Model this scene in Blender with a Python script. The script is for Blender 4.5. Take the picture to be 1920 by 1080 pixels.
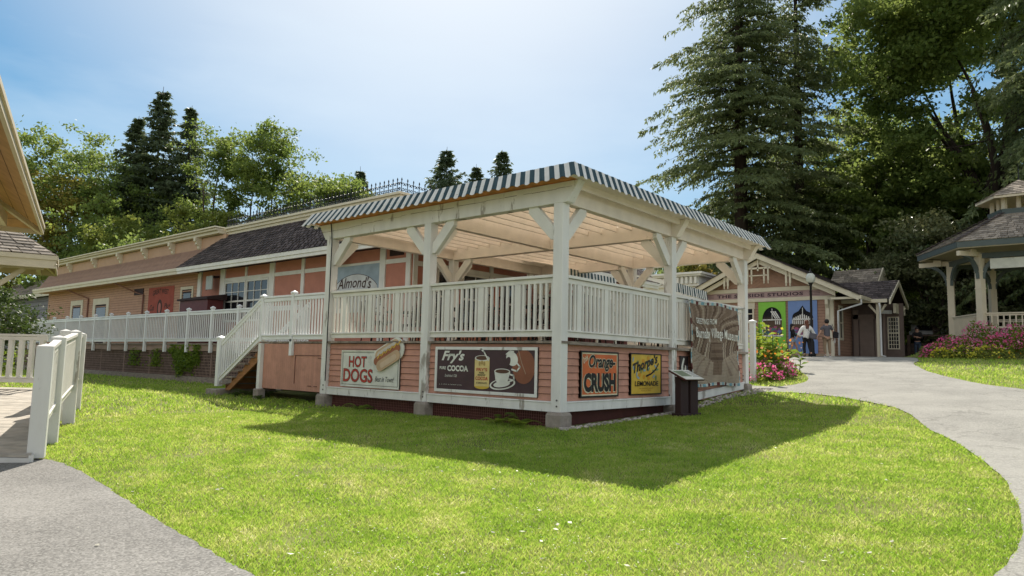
import bpy, bmesh, math, random
import numpy as np
from mathutils import Vector, Matrix

S = bpy.context.scene
for o in list(bpy.data.objects): bpy.data.objects.remove(o)

# ------------------------------------------------------------------ camera
F_PX, YAW, PIT, ROL = 1309.0, 0.7009, 0.1042, 0.0224
CAM = Vector((6.9975, -9.6112, 0.8451))
_fw = Vector((-math.sin(YAW)*math.cos(PIT), math.cos(YAW)*math.cos(PIT), math.sin(PIT)))
_rt = Vector((math.cos(YAW), math.sin(YAW), 0)); _up = _rt.cross(_fw)
_r = _rt*math.cos(ROL) + _up*math.sin(ROL); _u = -_rt*math.sin(ROL) + _up*math.cos(ROL)
cam_data = bpy.data.cameras.new('camera'); cam = bpy.data.objects.new('camera', cam_data)
S.collection.objects.link(cam); S.camera = cam
M = Matrix((( _r.x, _u.x, -_fw.x, CAM.x), (_r.y, _u.y, -_fw.y, CAM.y), (_r.z, _u.z, -_fw.z, CAM.z), (0,0,0,1)))
cam.matrix_world = M
cam_data.sensor_width = 36.0; cam_data.lens = F_PX/1920*36; cam_data.clip_end = 2000; cam_data.clip_start = 0.05

# ------------------------------------------------------------------ sky, sun, exposure
SUN_DIR = Vector((-0.70, 0.685, 1.0)).normalized()      # towards the sun
W = bpy.data.worlds.new('World'); S.world = W; W.use_nodes = True
nt = W.node_tree; nt.nodes.clear()
wo = nt.nodes.new('ShaderNodeOutputWorld'); bg = nt.nodes.new('ShaderNodeBackground')
sky = nt.nodes.new('ShaderNodeTexSky'); sky.sky_type = 'NISHITA'; sky.sun_disc = False
sky.sun_elevation = math.asin(SUN_DIR.z); sky.sun_rotation = math.atan2(SUN_DIR.x, SUN_DIR.y)
sky.altitude = 50; sky.air_density = 1.0; sky.dust_density = 1.0; sky.ozone_density = 1.5
# the haze of the day evens the sky out: compress its range, then lay a thin high veil over it
gm = nt.nodes.new('ShaderNodeGamma'); gm.inputs[1].default_value = .78; nt.links.new(sky.outputs[0], gm.inputs[0])
hsv = nt.nodes.new('ShaderNodeHueSaturation'); hsv.inputs['Saturation'].default_value = 1.85; hsv.inputs['Value'].default_value = .76; hsv.inputs['Hue'].default_value = .486; nt.links.new(gm.outputs[0], hsv.inputs['Color'])
tc = nt.nodes.new('ShaderNodeTexCoord'); mp = nt.nodes.new('ShaderNodeMapping'); mp.inputs['Scale'].default_value = (1.4, 1.4, 5.0)
no = nt.nodes.new('ShaderNodeTexNoise'); no.inputs['Scale'].default_value = 1.6; no.inputs['Detail'].default_value = 6; no.inputs['Roughness'].default_value = .55
cr = nt.nodes.new('ShaderNodeValToRGB'); cr.color_ramp.elements[0].position = .42; cr.color_ramp.elements[1].position = .72
cr.color_ramp.elements[1].color = (.42,.42,.42,1)
mx = nt.nodes.new('ShaderNodeMixRGB'); mx.inputs[2].default_value = (3.9, 4.5, 5.0, 1)
nt.links.new(tc.outputs['Generated'], mp.inputs[0]); nt.links.new(mp.outputs[0], no.inputs['Vector'])
nt.links.new(no.outputs['Fac'], cr.inputs[0]); nt.links.new(cr.outputs[0], mx.inputs[0])
# pale glow in the hazy air around the sun
gd = nt.nodes.new('ShaderNodeVectorMath'); gd.operation = 'DOT_PRODUCT'; gd.inputs[1].default_value = tuple(SUN_DIR); nt.links.new(tc.outputs['Generated'], gd.inputs[0])
gr = nt.nodes.new('ShaderNodeMapRange'); gr.inputs[1].default_value = .79; gr.inputs[2].default_value = 1.03; gr.inputs[4].default_value = .85; nt.links.new(gd.outputs['Value'], gr.inputs[0])
gx = nt.nodes.new('ShaderNodeMixRGB'); gx.inputs[2].default_value = (4.7, 5.05, 5.15, 1); nt.links.new(gr.outputs[0], gx.inputs[0])
sz = nt.nodes.new('ShaderNodeSeparateXYZ'); nt.links.new(tc.outputs['Generated'], sz.inputs[0]); zr_ = nt.nodes.new('ShaderNodeMapRange'); zr_.inputs[1].default_value = .0; zr_.inputs[2].default_value = .30; zr_.inputs[3].default_value = .9; zr_.inputs[4].default_value = 0
nt.links.new(sz.outputs[2], zr_.inputs[0]); hzm = nt.nodes.new('ShaderNodeMixRGB'); hzm.inputs[2].default_value = (2.9, 3.9, 4.7, 1); nt.links.new(zr_.outputs[0], hzm.inputs[0]); nt.links.new(hsv.outputs[0], hzm.inputs[1]); nt.links.new(hzm.outputs[0], gx.inputs[1])
nt.links.new(gx.outputs[0], mx.inputs[1])
# unseen pale cloud bank behind the viewer, added to fill the shade
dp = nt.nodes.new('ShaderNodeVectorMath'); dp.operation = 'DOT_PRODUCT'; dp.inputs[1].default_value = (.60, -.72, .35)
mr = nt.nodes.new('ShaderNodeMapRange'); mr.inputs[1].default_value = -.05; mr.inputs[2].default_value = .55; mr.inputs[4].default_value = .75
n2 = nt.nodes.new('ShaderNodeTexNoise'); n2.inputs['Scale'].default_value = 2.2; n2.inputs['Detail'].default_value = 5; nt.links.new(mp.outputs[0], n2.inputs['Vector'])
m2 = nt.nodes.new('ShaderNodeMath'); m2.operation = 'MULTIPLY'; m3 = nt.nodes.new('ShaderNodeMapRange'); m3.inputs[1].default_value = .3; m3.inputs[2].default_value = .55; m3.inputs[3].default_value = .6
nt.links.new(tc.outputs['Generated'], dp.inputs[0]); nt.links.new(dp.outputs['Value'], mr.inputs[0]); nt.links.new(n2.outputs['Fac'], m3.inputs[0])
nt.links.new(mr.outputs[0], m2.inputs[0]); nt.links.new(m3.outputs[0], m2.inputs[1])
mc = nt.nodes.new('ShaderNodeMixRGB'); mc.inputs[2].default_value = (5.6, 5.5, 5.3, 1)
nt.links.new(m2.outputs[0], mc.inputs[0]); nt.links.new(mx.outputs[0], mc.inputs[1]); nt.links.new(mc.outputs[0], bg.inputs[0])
bg.inputs[1].default_value = 0.115
nt.links.new(bg.outputs[0], wo.inputs[0])
sd = bpy.data.lights.new('sun', 'SUN'); sd.energy = 3.9; sd.angle = math.radians(.53); sd.color = (1.0, .93, .82)
so = bpy.data.objects.new('sun', sd); S.collection.objects.link(so)
so.rotation_euler = SUN_DIR.to_track_quat('Z', 'Y').to_euler()
S.view_settings.view_transform = 'Standard'; S.view_settings.look = 'None'
S.view_settings.exposure = 0.85; S.view_settings.gamma = 1
S.render.engine = 'CYCLES'
S.cycles.max_bounces = 8; S.cycles.diffuse_bounces = 4; S.cycles.transparent_max_bounces = 8; S.cycles.transmission_bounces = 4

# ------------------------------------------------------------------ helpers
rnd = random.Random(7); R = math.radians
def link(o): S.collection.objects.link(o); return o
def tag(o, label=None, cat=None, group=None, kind=None):
    if label: o['label'] = label
    if cat: o['category'] = cat
    if group: o['group'] = group
    if kind: o['kind'] = kind
    return o
def empty(name, loc=(0,0,0), rz=0, label=None, cat=None, group=None):
    o = link(bpy.data.objects.new(name, None)); o.location = loc; o.rotation_euler = (0,0,rz)
    o.empty_display_size = .2
    return tag(o, label, cat, group)
def setpar(o, p):
    o.parent = p
    return o
def copy_tree(o, parent=None):
    c = o.copy(); link(c); c.parent = parent
    if parent is not None: c.matrix_parent_inverse = o.matrix_parent_inverse.copy()
    for ch in [x for x in bpy.data.objects if x.parent == o]: copy_tree(ch, c)
    return c

class MB:
    """collects geometry for ONE mesh object (coordinates local to the parent empty)"""
    def __init__(s): s.v = []; s.f = []; s.m = []; s.mats = []
    def mi(s, m):
        if m is None: return 0
        if m not in s.mats: s.mats.append(m)
        return s.mats.index(m)
    def face(s, pts, m=None):
        n = len(s.v); s.v += [tuple(p) for p in pts]; s.f.append(tuple(range(n, n+len(pts)))); s.m.append(s.mi(m))
    def box(s, a, b, m=None):
        x0,y0,z0 = a; x1,y1,z1 = b
        s.hexa([(x0,y0,z0),(x1,y0,z0),(x1,y1,z0),(x0,y1,z0),(x0,y0,z1),(x1,y0,z1),(x1,y1,z1),(x0,y1,z1)], m)
    def hexa(s, p, m=None):
        n = len(s.v); s.v += [tuple(q) for q in p]; k = s.mi(m)
        for f in ((0,3,2,1),(4,5,6,7),(0,1,5,4),(1,2,6,5),(2,3,7,6),(3,0,4,7)):
            s.f.append(tuple(n+i for i in f)); s.m.append(k)
    def cbox(s, c, sx, sy, sz, rz=0, m=None):       # centred box, turned about z
        ca, sa = math.cos(rz), math.sin(rz); P = []
        for dz in (-sz/2, sz/2):
            for dx,dy in ((-sx/2,-sy/2),(sx/2,-sy/2),(sx/2,sy/2),(-sx/2,sy/2)):
                P.append((c[0]+dx*ca-dy*sa, c[1]+dx*sa+dy*ca, c[2]+dz))
        s.hexa(P, m)
    def bar(s, a, b, w, h, m=None, up=(0,0,1)):     # box beam between two points, w sideways, h along up
        a = Vector(a); b = Vector(b); d = (b-a).normalized(); u = Vector(up)
        if abs(d.dot(u)) > .99: u = Vector((0,1,0))
        sd_ = d.cross(u).normalized(); uu = sd_.cross(d).normalized()
        P = []
        for q in (a, b):
            P.append([q-sd_*w/2-uu*h/2, q+sd_*w/2-uu*h/2, q+sd_*w/2+uu*h/2, q-sd_*w/2+uu*h/2])
        s.hexa([P[0][0],P[0][1],P[1][1],P[1][0],P[0][3],P[0][2],P[1][2],P[1][3]], m)
    def tube(s, pts, rad, n=8, m=None, caps=True):
        pts = [Vector(p) for p in pts]; rad = rad if isinstance(rad,(list,tuple)) else [rad]*len(pts)
        k = s.mi(m); base = len(s.v); prev = None
        for i,p in enumerate(pts):
            d = (pts[min(i+1,len(pts)-1)]-pts[max(i-1,0)]).normalized()
            if prev is None:
                a = d.orthogonal().normalized()
            else:
                a = (prev - d*prev.dot(d)).normalized()
            prev = a; b = d.cross(a)
            for j in range(n):
                t = 2*math.pi*j/n; s.v.append(tuple(p+(a*math.cos(t)+b*math.sin(t))*rad[i]))
        for i in range(len(pts)-1):
            for j in range(n):
                s.f.append((base+i*n+j, base+i*n+(j+1)%n, base+(i+1)*n+(j+1)%n, base+(i+1)*n+j)); s.m.append(k)
        if caps:
            s.f.append(tuple(base+j for j in reversed(range(n)))); s.m.append(k)
            s.f.append(tuple(base+(len(pts)-1)*n+j for j in range(n))); s.m.append(k)
    def lathe(s, c, prof, n=16, m=None):
        k = s.mi(m); base = len(s.v)
        for r_,z in prof:
            for j in range(n):
                t = 2*math.pi*j/n; s.v.append((c[0]+r_*math.cos(t), c[1]+r_*math.sin(t), c[2]+z))
        for i in range(len(prof)-1):
            for j in range(n):
                s.f.append((base+i*n+j, base+i*n+(j+1)%n, base+(i+1)*n+(j+1)%n, base+(i+1)*n+j)); s.m.append(k)
        s.f.append(tuple(base+j for j in reversed(range(n)))); s.m.append(k)
        s.f.append(tuple(base+(len(prof)-1)*n+j for j in range(n))); s.m.append(k)
    def prism(s, poly, off, m=None):                # planar polygon extruded by vector off
        n = len(s.v); k = s.mi(m); off = Vector(off); L = len(poly)
        s.v += [tuple(p) for p in poly] + [tuple(Vector(p)+off) for p in poly]
        s.f.append(tuple(n+i for i in range(L))); s.m.append(k)
        s.f.append(tuple(n+L+i for i in reversed(range(L)))); s.m.append(k)
        for i in range(L):
            j = (i+1) % L; s.f.append((n+j, n+i, n+L+i, n+L+j)); s.m.append(k)
    def build_each(s, name, mat=None, parent=None, nf=6, **k):
        """every box collected here becomes a part of its own"""
        for i in range(0, len(s.f), nf):
            q = MB(); idx = sorted({v for f in s.f[i:i+nf] for v in f}); mp_ = {v:j for j,v in enumerate(idx)}
            q.v = [s.v[v] for v in idx]; q.f = [tuple(mp_[v] for v in f) for f in s.f[i:i+nf]]; q.m = [0]*len(q.f); q.build(name, mat, parent, **k)
    def build(s, name, mat=None, parent=None, smooth=False, bevel=0, label=None):
        me = bpy.data.meshes.new(name); me.from_pydata(s.v, [], s.f)
        if s.mats:
            for q in s.mats: me.materials.append(q)
            me.polygons.foreach_set('material_index', s.m)
        elif mat: me.materials.append(mat)
        bm = bmesh.new(); bm.from_mesh(me); bmesh.ops.recalc_face_normals(bm, faces=bm.faces); bm.to_mesh(me); bm.free()
        if smooth: me.polygons.foreach_set('use_smooth', [True]*len(me.polygons))
        me.update()
        o = link(bpy.data.objects.new(name, me))
        if parent is not None: o.parent = parent
        if bevel:
            b = o.modifiers.new('bevel', 'BEVEL'); b.width = bevel; b.segments = 1; b.limit_method = 'ANGLE'
        if label: o['label'] = label
        return o

def quads_mesh(name, V, mat, parent=None, nper=4, faces=None, smooth=False):
    """V: (n*nper,3) array, each run of nper vertices is one face"""
    n = len(V)//nper; me = bpy.data.meshes.new(name)
    me.vertices.add(len(V)); me.vertices.foreach_set('co', np.asarray(V, np.float32).ravel())
    me.loops.add(n*nper); me.loops.foreach_set('vertex_index', np.arange(n*nper, dtype=np.int32))
    me.polygons.add(n); me.polygons.foreach_set('loop_start', np.arange(n, dtype=np.int32)*nper)
    me.polygons.foreach_set('loop_total', np.full(n, nper, np.int32))
    me.materials.append(mat); me.update(calc_edges=True)
    o = link(bpy.data.objects.new(name, me))
    if parent is not None: o.parent = parent
    return o

# ------------------------------------------------------------------ materials
MATS = {}
def mat(name, col, rough=.65, var=.10, scale=6.0, bump=.0, bscale=40., spec=.3, col2=None, c2pos=(.5,.62), metal=0., stretch=(1,1,1), island=0., trans=0., tcol=None, det=5):
    """procedural principled: base colour varied by two noises, optional second colour patches, bump, per-island tint"""
    m = bpy.data.materials.new(name); m.use_nodes = True; t = m.node_tree; N = t.nodes; L = t.links
    b = N['Principled BSDF']; b.inputs['Roughness'].default_value = rough; b.inputs['Specular IOR Level'].default_value = spec
    b.inputs['Metallic'].default_value = metal
    tc = N.new('ShaderNodeTexCoord'); mp = N.new('ShaderNodeMapping'); mp.inputs['Scale'].default_value = stretch
    L.new(tc.outputs['Object'], mp.inputs[0])
    n1 = N.new('ShaderNodeTexNoise'); n1.inputs['Scale'].default_value = scale; n1.inputs['Detail'].default_value = det
    L.new(mp.outputs[0], n1.inputs['Vector'])
    mr = N.new('ShaderNodeMapRange'); mr.inputs[1].default_value = .3; mr.inputs[2].default_value = .7
    mr.inputs[3].default_value = 1-var; mr.inputs[4].default_value = 1+var; L.new(n1.outputs['Fac'], mr.inputs[0])
    hs = N.new('ShaderNodeHueSaturation'); hs.inputs['Color'].default_value = (*col, 1)
    L.new(mr.outputs[0], hs.inputs['Value']); out = hs.outputs[0]
    if island:
        g = N.new('ShaderNodeNewGeometry'); m2 = N.new('ShaderNodeMapRange'); m2.inputs[3].default_value = 1-island; m2.inputs[4].default_value = 1+island
        L.new(g.outputs['Random Per Island'], m2.inputs[0]); h2 = N.new('ShaderNodeHueSaturation')
        L.new(m2.outputs[0], h2.inputs['Value']); L.new(out, h2.inputs['Color']); out = h2.outputs[0]
    if col2:
        n2 = N.new('ShaderNodeTexNoise'); n2.inputs['Scale'].default_value = scale*.7; n2.inputs['Detail'].default_value = 8; n2.inputs['Roughness'].default_value = .65
        L.new(mp.outputs[0], n2.inputs['Vector'])
        c = N.new('ShaderNodeValToRGB'); c.color_ramp.elements[0].position = c2pos[0]; c.color_ramp.elements[1].position = c2pos[1]
        L.new(n2.outputs['Fac'], c.inputs[0]); mx = N.new('ShaderNodeMixRGB'); mx.inputs[2].default_value = (*col2, 1)
        L.new(c.outputs[0], mx.inputs[0]); L.new(out, mx.inputs[1]); out = mx.outputs[0]
    L.new(out, b.inputs['Base Color'])
    if bump:
        n3 = N.new('ShaderNodeTexNoise'); n3.inputs['Scale'].default_value = bscale; n3.inputs['Detail'].default_value = 4
        L.new(mp.outputs[0], n3.inputs['Vector']); bp = N.new('ShaderNodeBump'); bp.inputs['Strength'].default_value = bump; bp.inputs['Distance'].default_value = .02
        L.new(n3.outputs['Fac'], bp.inputs['Height']); L.new(bp.outputs[0], b.inputs['Normal'])
    if trans:
        tr = N.new('ShaderNodeBsdfTranslucent'); ms = N.new('ShaderNodeMixShader'); ms.inputs[0].default_value = trans
        if tcol: tr.inputs[0].default_value = (*tcol, 1)
        else: L.new(out, tr.inputs[0])
        L.new(b.outputs[0], ms.inputs[1]); L.new(tr.outputs[0], ms.inputs[2])
        L.new(ms.outputs[0], N['Material Output'].inputs[0])
    MATS[name] = m; return m

def leafmat(name, c1, c2, trans=.45, tmul=1.6, rough=.5):
    """foliage: leaf to leaf variation between two greens, light shining through"""
    m = bpy.data.materials.new(name); m.use_nodes = True; t = m.node_tree; N = t.nodes; L = t.links
    b = N['Principled BSDF']; b.inputs['Roughness'].default_value = rough; b.inputs['Specular IOR Level'].default_value = .25
    g = N.new('ShaderNodeNewGeometry'); mx = N.new('ShaderNodeMixRGB'); mx.inputs[1].default_value = (*c1,1); mx.inputs[2].default_value = (*c2,1)
    n = N.new('ShaderNodeTexNoise'); n.inputs['Scale'].default_value = .45; tc = N.new('ShaderNodeTexCoord'); L.new(tc.outputs['Object'], n.inputs['Vector'])
    ad = N.new('ShaderNodeMath'); ad.operation = 'MULTIPLY_ADD'; L.new(g.outputs['Random Per Island'], ad.inputs[0]); ad.inputs[1].default_value = .6
    ns = N.new('ShaderNodeMapRange'); ns.inputs[1].default_value = .35; ns.inputs[2].default_value = .65; ns.inputs[4].default_value = .5
    L.new(n.outputs['Fac'], ns.inputs[0]); L.new(ns.outputs[0], ad.inputs[2]); L.new(ad.outputs[0], mx.inputs[0])
    L.new(mx.outputs[0], b.inputs['Base Color'])
    tr = N.new('ShaderNodeBsdfTranslucent'); hs = N.new('ShaderNodeHueSaturation'); hs.inputs['Value'].default_value = tmul; hs.inputs['Hue'].default_value = .485
    L.new(mx.outputs[0], hs.inputs['Color']); L.new(hs.outputs[0], tr.inputs[0])
    ms = N.new('ShaderNodeMixShader'); ms.inputs[0].default_value = trans
    L.new(b.outputs[0], ms.inputs[1]); L.new(tr.outputs[0], ms.inputs[2]); L.new(ms.outputs[0], N['Material Output'].inputs[0])
    MATS[name] = m; return m

white   = mat('white_paint', (.72,.70,.65), .55, .07, 3, .15, 30, col2=(.42,.40,.36), c2pos=(.66,.74))
wpost   = mat('weathered_white_paint', (.71,.70,.67), .6, .08, 4, .25, 25, col2=(.36,.33,.29), c2pos=(.585,.625), stretch=(1,1,.25))
cream   = mat('cream_paint', (.79,.71,.63), .6, .07, 3, .12, 30, col2=(.42,.34,.25), c2pos=(.66,.76))
vinyl   = mat('vinyl_railing', (.74,.75,.75), .45, .05, 2)
pinks   = mat('salmon_siding', (.50,.255,.19), .7, .10, 5, .2, 35, col2=(.36,.19,.14), c2pos=(.55,.8), island=.06)
pinkw   = mat('salmon_wall_panel', (.48,.205,.145), .75, .08, 3, .1, 30)
tan     = mat('tan_siding', (.46,.27,.175), .7, .08, 4, .15, 30, island=.05)
tanb    = mat('tan_band', (.47,.30,.20), .7, .06, 3)
ctrim   = mat('cream_trim', (.62,.56,.43), .6, .06, 3, .05)
shing   = mat('grey_brown_shingle', (.085,.068,.066), .85, .25, 8, .3, 40, island=.45)
cedar   = mat('weathered_cedar_shingle', (.26,.22,.18), .85, .25, 8, .3, 40, island=.4)
dark    = mat('dark_brown_paint', (.035,.018,.018), .7, .1, 4)
redbrn  = mat('dark_red_brown_mesh', (.07,.022,.018), .8, .15, 6)
greyw   = mat('weathered_grey_board', (.24,.20,.165), .85, .3, 5, .4, 50, stretch=(1,1,6), island=.25)
concr   = mat('concrete', (.30,.26,.225), .9, .2, 8, .4, 60, col2=(.20,.16,.14), c2pos=(.5,.75))
newwood = mat('treated_timber', (.36,.17,.075), .75, .2, 6, .2, 40, stretch=(.4,1,4))
ply     = mat('orange_plywood', (.55,.28,.10), .7, .3, 6, .1, 40, trans=.25)
canvas  = mat('canopy_canvas', (.74,.68,.55), .8, .10, 1.5, trans=.68, tcol=(.98,.91,.82))
cwhite  = mat('white_awning_stripe', (.78,.77,.74), .8, .05, 6, trans=.2)
cteal   = mat('dark_teal_awning_stripe', (.04,.075,.09), .8, .1, 6, trans=.08)
iron    = mat('black_iron', (.012,.012,.013), .5, .1, 8)
glass   = mat('dark_window_glass', (.018,.02,.024), .08, .2, 3, spec=.8)
bark    = mat('tree_bark', (.075,.055,.042), .9, .3, 4, .5, 20, stretch=(1,1,.3))
barkd   = mat('dark_bark', (.045,.033,.026), .9, .3, 4, .5, 20, stretch=(1,1,.3))
lattm   = mat('brown_lattice', (.24,.165,.135), .85, .25, 5)
steelg  = mat('blue_grey_trim', (.085,.105,.10), .55, .06, 3)
gazc    = mat('gazebo_cream', (.60,.52,.39), .6, .06, 3)
stone   = mat('pale_river_rock', (.36,.32,.29), .8, .3, 9, .2, 30, island=.45)
# ------------------------------------------------------------------ terrain
def sm(a, b, x):
    t = min(max((x-a)/(b-a), 0), 1); return t*t*(3-2*t)
YS=[-60,-10,0,4,6,8,12,16,21,25,30,40,300]; ZS=[-1.2,-.65,-.27,-.16,.09,.22,.52,.86,1.24,1.37,1.46,1.55,1.6]
GX, GY = 4.61, 27.54
def gh(x, y):
    g = float(np.interp(y, YS, ZS)); w = sm(-22,-8,x)
    if y < 0: w = 1-(1-w)*sm(-8,0,y)
    b = g*w + (-.15 if y > 0 else -.17)*(1-w)
    b += .74*(1-sm(2.9,4.7,math.hypot(x-GX, y-GY)))
    b += 1.05*sm(37,41.5,y)*sm(-5,-2,x)
    return b
def axis(lo, hi, fine0, fine1, st, big):
    a = list(np.arange(fine0, fine1+1e-6, st)); x = fine0; s = st
    while x > lo: s *= 1.35; x -= min(s, big); a.insert(0, x)
    x = fine1; s = st
    while x < hi: s *= 1.35; x += min(s, big); a.append(x)
    return a
def ground():
    xs = axis(-420, 420, -32, 16, .5, 60); ys = axis(-300, 520, -14, 42, .5, 60)
    v = [(x,y,gh(x,y)) for y in ys for x in xs]; nx = len(xs)
    f = [(j*nx+i, j*nx+i+1, (j+1)*nx+i+1, (j+1)*nx+i) for j in range(len(ys)-1) for i in range(nx-1)]
    me = bpy.data.meshes.new('ground'); me.from_pydata(v, [], f); me.polygons.foreach_set('use_smooth', [True]*len(f))
    m = mat('lawn_soil_and_thatch', (.15,.165,.04), .95, .35, 1.3, .5, 30, col2=(.20,.17,.06), c2pos=(.52,.72), det=8)
    me.materials.append(m); o = link(bpy.data.objects.new('ground', me)); tag(o, 'green lawn ground sloping up towards the path', kind='structure'); return o
ground()

def clip(poly, ax, val, keep_less):
    out = []
    for i in range(len(poly)):
        a, b = poly[i], poly[(i+1) % len(poly)]
        ia = (a[ax] <= val) == keep_less; ib = (b[ax] <= val) == keep_less
        if ia: out.append(a)
        if ia != ib:
            t = (val-a[ax])/(b[ax]-a[ax]); out.append((a[0]+(b[0]-a[0])*t, a[1]+(b[1]-a[1])*t))
    return out
def drape(name, poly, off, m, cell=.5, label=None):
    """a polygon laid on the terrain, cut into cells"""
    xs = [p[0] for p in poly]; ys = [p[1] for p in poly]; mb = MB()
    i0, i1 = math.floor(min(xs)/cell), math.ceil(max(xs)/cell); j0, j1 = math.floor(min(ys)/cell), math.ceil(max(ys)/cell)
    for i in range(i0, i1):
        col = clip(clip(poly, 0, i*cell, False), 0, (i+1)*cell, True)
        if len(col) < 3: continue
        for j in range(j0, j1):
            c = clip(clip(col, 1, j*cell, False), 1, (j+1)*cell, True)
            if len(c) < 3: continue
            mb.face([(x,y,gh(x,y)+off) for x,y in c])
    o = mb.build(name, m); me = o.data
    bm = bmesh.new(); bm.from_mesh(me); bmesh.ops.remove_doubles(bm, verts=bm.verts, dist=1e-4)
    bmesh.ops.dissolve_degenerate(bm, dist=1e-4, edges=bm.edges); bmesh.ops.recalc_face_normals(bm, faces=bm.faces)
    for f in bm.faces:
        if f.normal.z < 0: f.normal_flip()
        f.smooth = True
    bm.to_mesh(me); bm.free()
    return tag(o, label, kind='structure')
def smooth_line(pts, n=4, jit=0):
    out = []
    P = [pts[0]]+list(pts)+[pts[-1]]
    for i in range(1, len(P)-2):
        for k in range(n):
            t = k/n; a,b,c,d = P[i-1],P[i],P[i+1],P[i+2]
            q = [.5*((2*b[e])+(-a[e]+c[e])*t+(2*a[e]-5*b[e]+4*c[e]-d[e])*t*t+(-a[e]+3*b[e]-3*c[e]+d[e])*t**3) for e in (0,1)]
            out.append((q[0]+rnd.uniform(-jit,jit), q[1]+rnd.uniform(-jit,jit)))
    out.append(pts[-1]); return out
def asphalt(name, base, light, cracks=.35):
    m = bpy.data.materials.new(name); m.use_nodes = True; t = m.node_tree; N = t.nodes; L = t.links; b = N['Principled BSDF']
    b.inputs['Roughness'].default_value = .9; b.inputs['Specular IOR Level'].default_value = .2
    tc = N.new('ShaderNodeTexCoord')
    v = N.new('ShaderNodeTexVoronoi'); v.inputs['Scale'].default_value = 70; L.new(tc.outputs['Object'], v.inputs['Vector'])
    n = N.new('ShaderNodeTexNoise'); n.inputs['Scale'].default_value = .9; n.inputs['Detail'].default_value = 7; L.new(tc.outputs['Object'], n.inputs['Vector'])
    n4 = N.new('ShaderNodeTexNoise'); n4.inputs['Scale'].default_value = 60; n4.inputs['Detail'].default_value = 3; L.new(tc.outputs['Object'], n4.inputs['Vector'])
    c = N.new('ShaderNodeMixRGB'); c.inputs[1].default_value = (*base,1); c.inputs[2].default_value = (*light,1)
    h = N.new('ShaderNodeSeparateColor'); L.new(v.outputs['Color'], h.inputs[0])
    a = N.new('ShaderNodeMath'); a.operation = 'MULTIPLY_ADD'; a.inputs[1].default_value = .75
    L.new(h.outputs[0], a.inputs[0])
    mr = N.new('ShaderNodeMapRange'); mr.inputs[1].default_value = .3; mr.inputs[2].default_value = .7; mr.inputs[4].default_value = .5
    L.new(n.outputs['Fac'], mr.inputs[0]); L.new(mr.outputs[0], a.inputs[2]); L.new(a.outputs[0], c.inputs[0])
    # hairline cracks with a course of their own
    vc = N.new('ShaderNodeTexVoronoi'); vc.feature = 'DISTANCE_TO_EDGE'; vc.inputs['Scale'].default_value = .55
    nd = N.new('ShaderNodeTexNoise'); nd.inputs['Scale'].default_value = 2.5; nd.inputs['Detail'].default_value = 6
    L.new(tc.outputs['Object'], nd.inputs['Vector']); vm = N.new('ShaderNodeVectorMath'); vm.operation = 'MULTIPLY_ADD'
    vm.inputs[1].default_value = (.9,.9,.9); L.new(nd.outputs['Color'], vm.inputs[0]); L.new(tc.outputs['Object'], vm.inputs[2]); L.new(vm.outputs[0], vc.inputs['Vector'])
    ck = N.new('ShaderNodeMapRange'); ck.inputs[1].default_value = .0; ck.inputs[2].default_value = .018; ck.inputs[3].default_value = cracks; ck.inputs[4].default_value = 0
    L.new(vc.outputs['Distance'], ck.inputs[0]); mk = N.new('ShaderNodeMixRGB'); mk.inputs[2].default_value = (.05,.045,.04,1)
    L.new(ck.outputs[0], mk.inputs[0]); L.new(c.outputs[0], mk.inputs[1]); L.new(mk.outputs[0], b.inputs['Base Color'])
    bp = N.new('ShaderNodeBump'); bp.inputs['Strength'].default_value = .8; bp.inputs['Distance'].default_value = .006
    L.new(n4.outputs['Fac'], bp.inputs['Height']); L.new(bp.outputs[0], b.inputs['Normal'])
    return m
path_pale = asphalt('pale_worn_asphalt', (.17,.165,.15), (.34,.33,.295), .30)
path_grey = asphalt('grey_asphalt', (.10,.097,.09), (.31,.30,.28), .12)
edgeR = [(5.6,-6.6),(6.25,-5.0),(6.43,-4.155),(6.47,-2.895),(6.25,-1.071),(5.975,.188),(5.391,2.27),(4.692,4.108),(4.117,5.485),(3.323,6.569),(2.779,7.093),(2.341,7.495),(1.37,7.949),(.361,7.863),(-.6,8.0),(-.9,8.35)]
edgeI = [(-.9,9.1),(-.3,9.23),(.29,9.18),(.6,9.97),(.45,11.6),(-.615,14.19),(-1.4,15.51),(-2.6,16.2),(-3.6,18.5),(-5.2,21.5),(-9,24),(-12,27.5)]
edgeX = [(-12,29.5),(-.3,36.0),(-.3,30),(.2,26.5),(.9,24.4),(1.3,22.8),(1.5,21.5),(1.755,20.24),(1.99,18.2),(2.87,15.32),(3.68,13.58),(4.73,11.83),(5.56,10.9),(7.5,9.2),(12,6.5),(22,2),(22,-12),(9,-14)]
poly_right = smooth_line(edgeR, 7, .011) + smooth_line(edgeI, 6, .014) + [edgeX[0], edgeX[1]] + smooth_line(edgeX[2:], 5, .03)
drape('main_path', poly_right, .018, path_pale, .5, 'pale worn asphalt path climbing to the shops')
edgeL = [(6.5,-8.6),(5.2,-7.6),(4.0,-7.25),(2.815,-7.15),(2.204,-7.084),(1.426,-6.99),(.421,-6.861),(-.777,-6.688),(-1.956,-6.54),(-3.0,-6.5),(-3.6,-6.7)]
poly_left = smooth_line(edgeL, 9, .012) + [(-4.5,-9.0),(-4.0,-14),(7,-14)]
drape('side_path', poly_left, .014, path_grey, .5, 'grey speckled asphalt path in the near corner')

def inside(poly, X, Y):
    r = np.zeros(len(X), bool); n = len(poly); j = n-1
    for i in range(n):
        xi, yi = poly[i]; xj, yj = poly[j]
        c = ((yi > Y) != (yj > Y))
        with np.errstate(divide='ignore', invalid='ignore'):
            c &= X < (xj-xi)*(Y-yi)/(yj-yi+1e-12)+xi
        r ^= c; j = i
    return r
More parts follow.
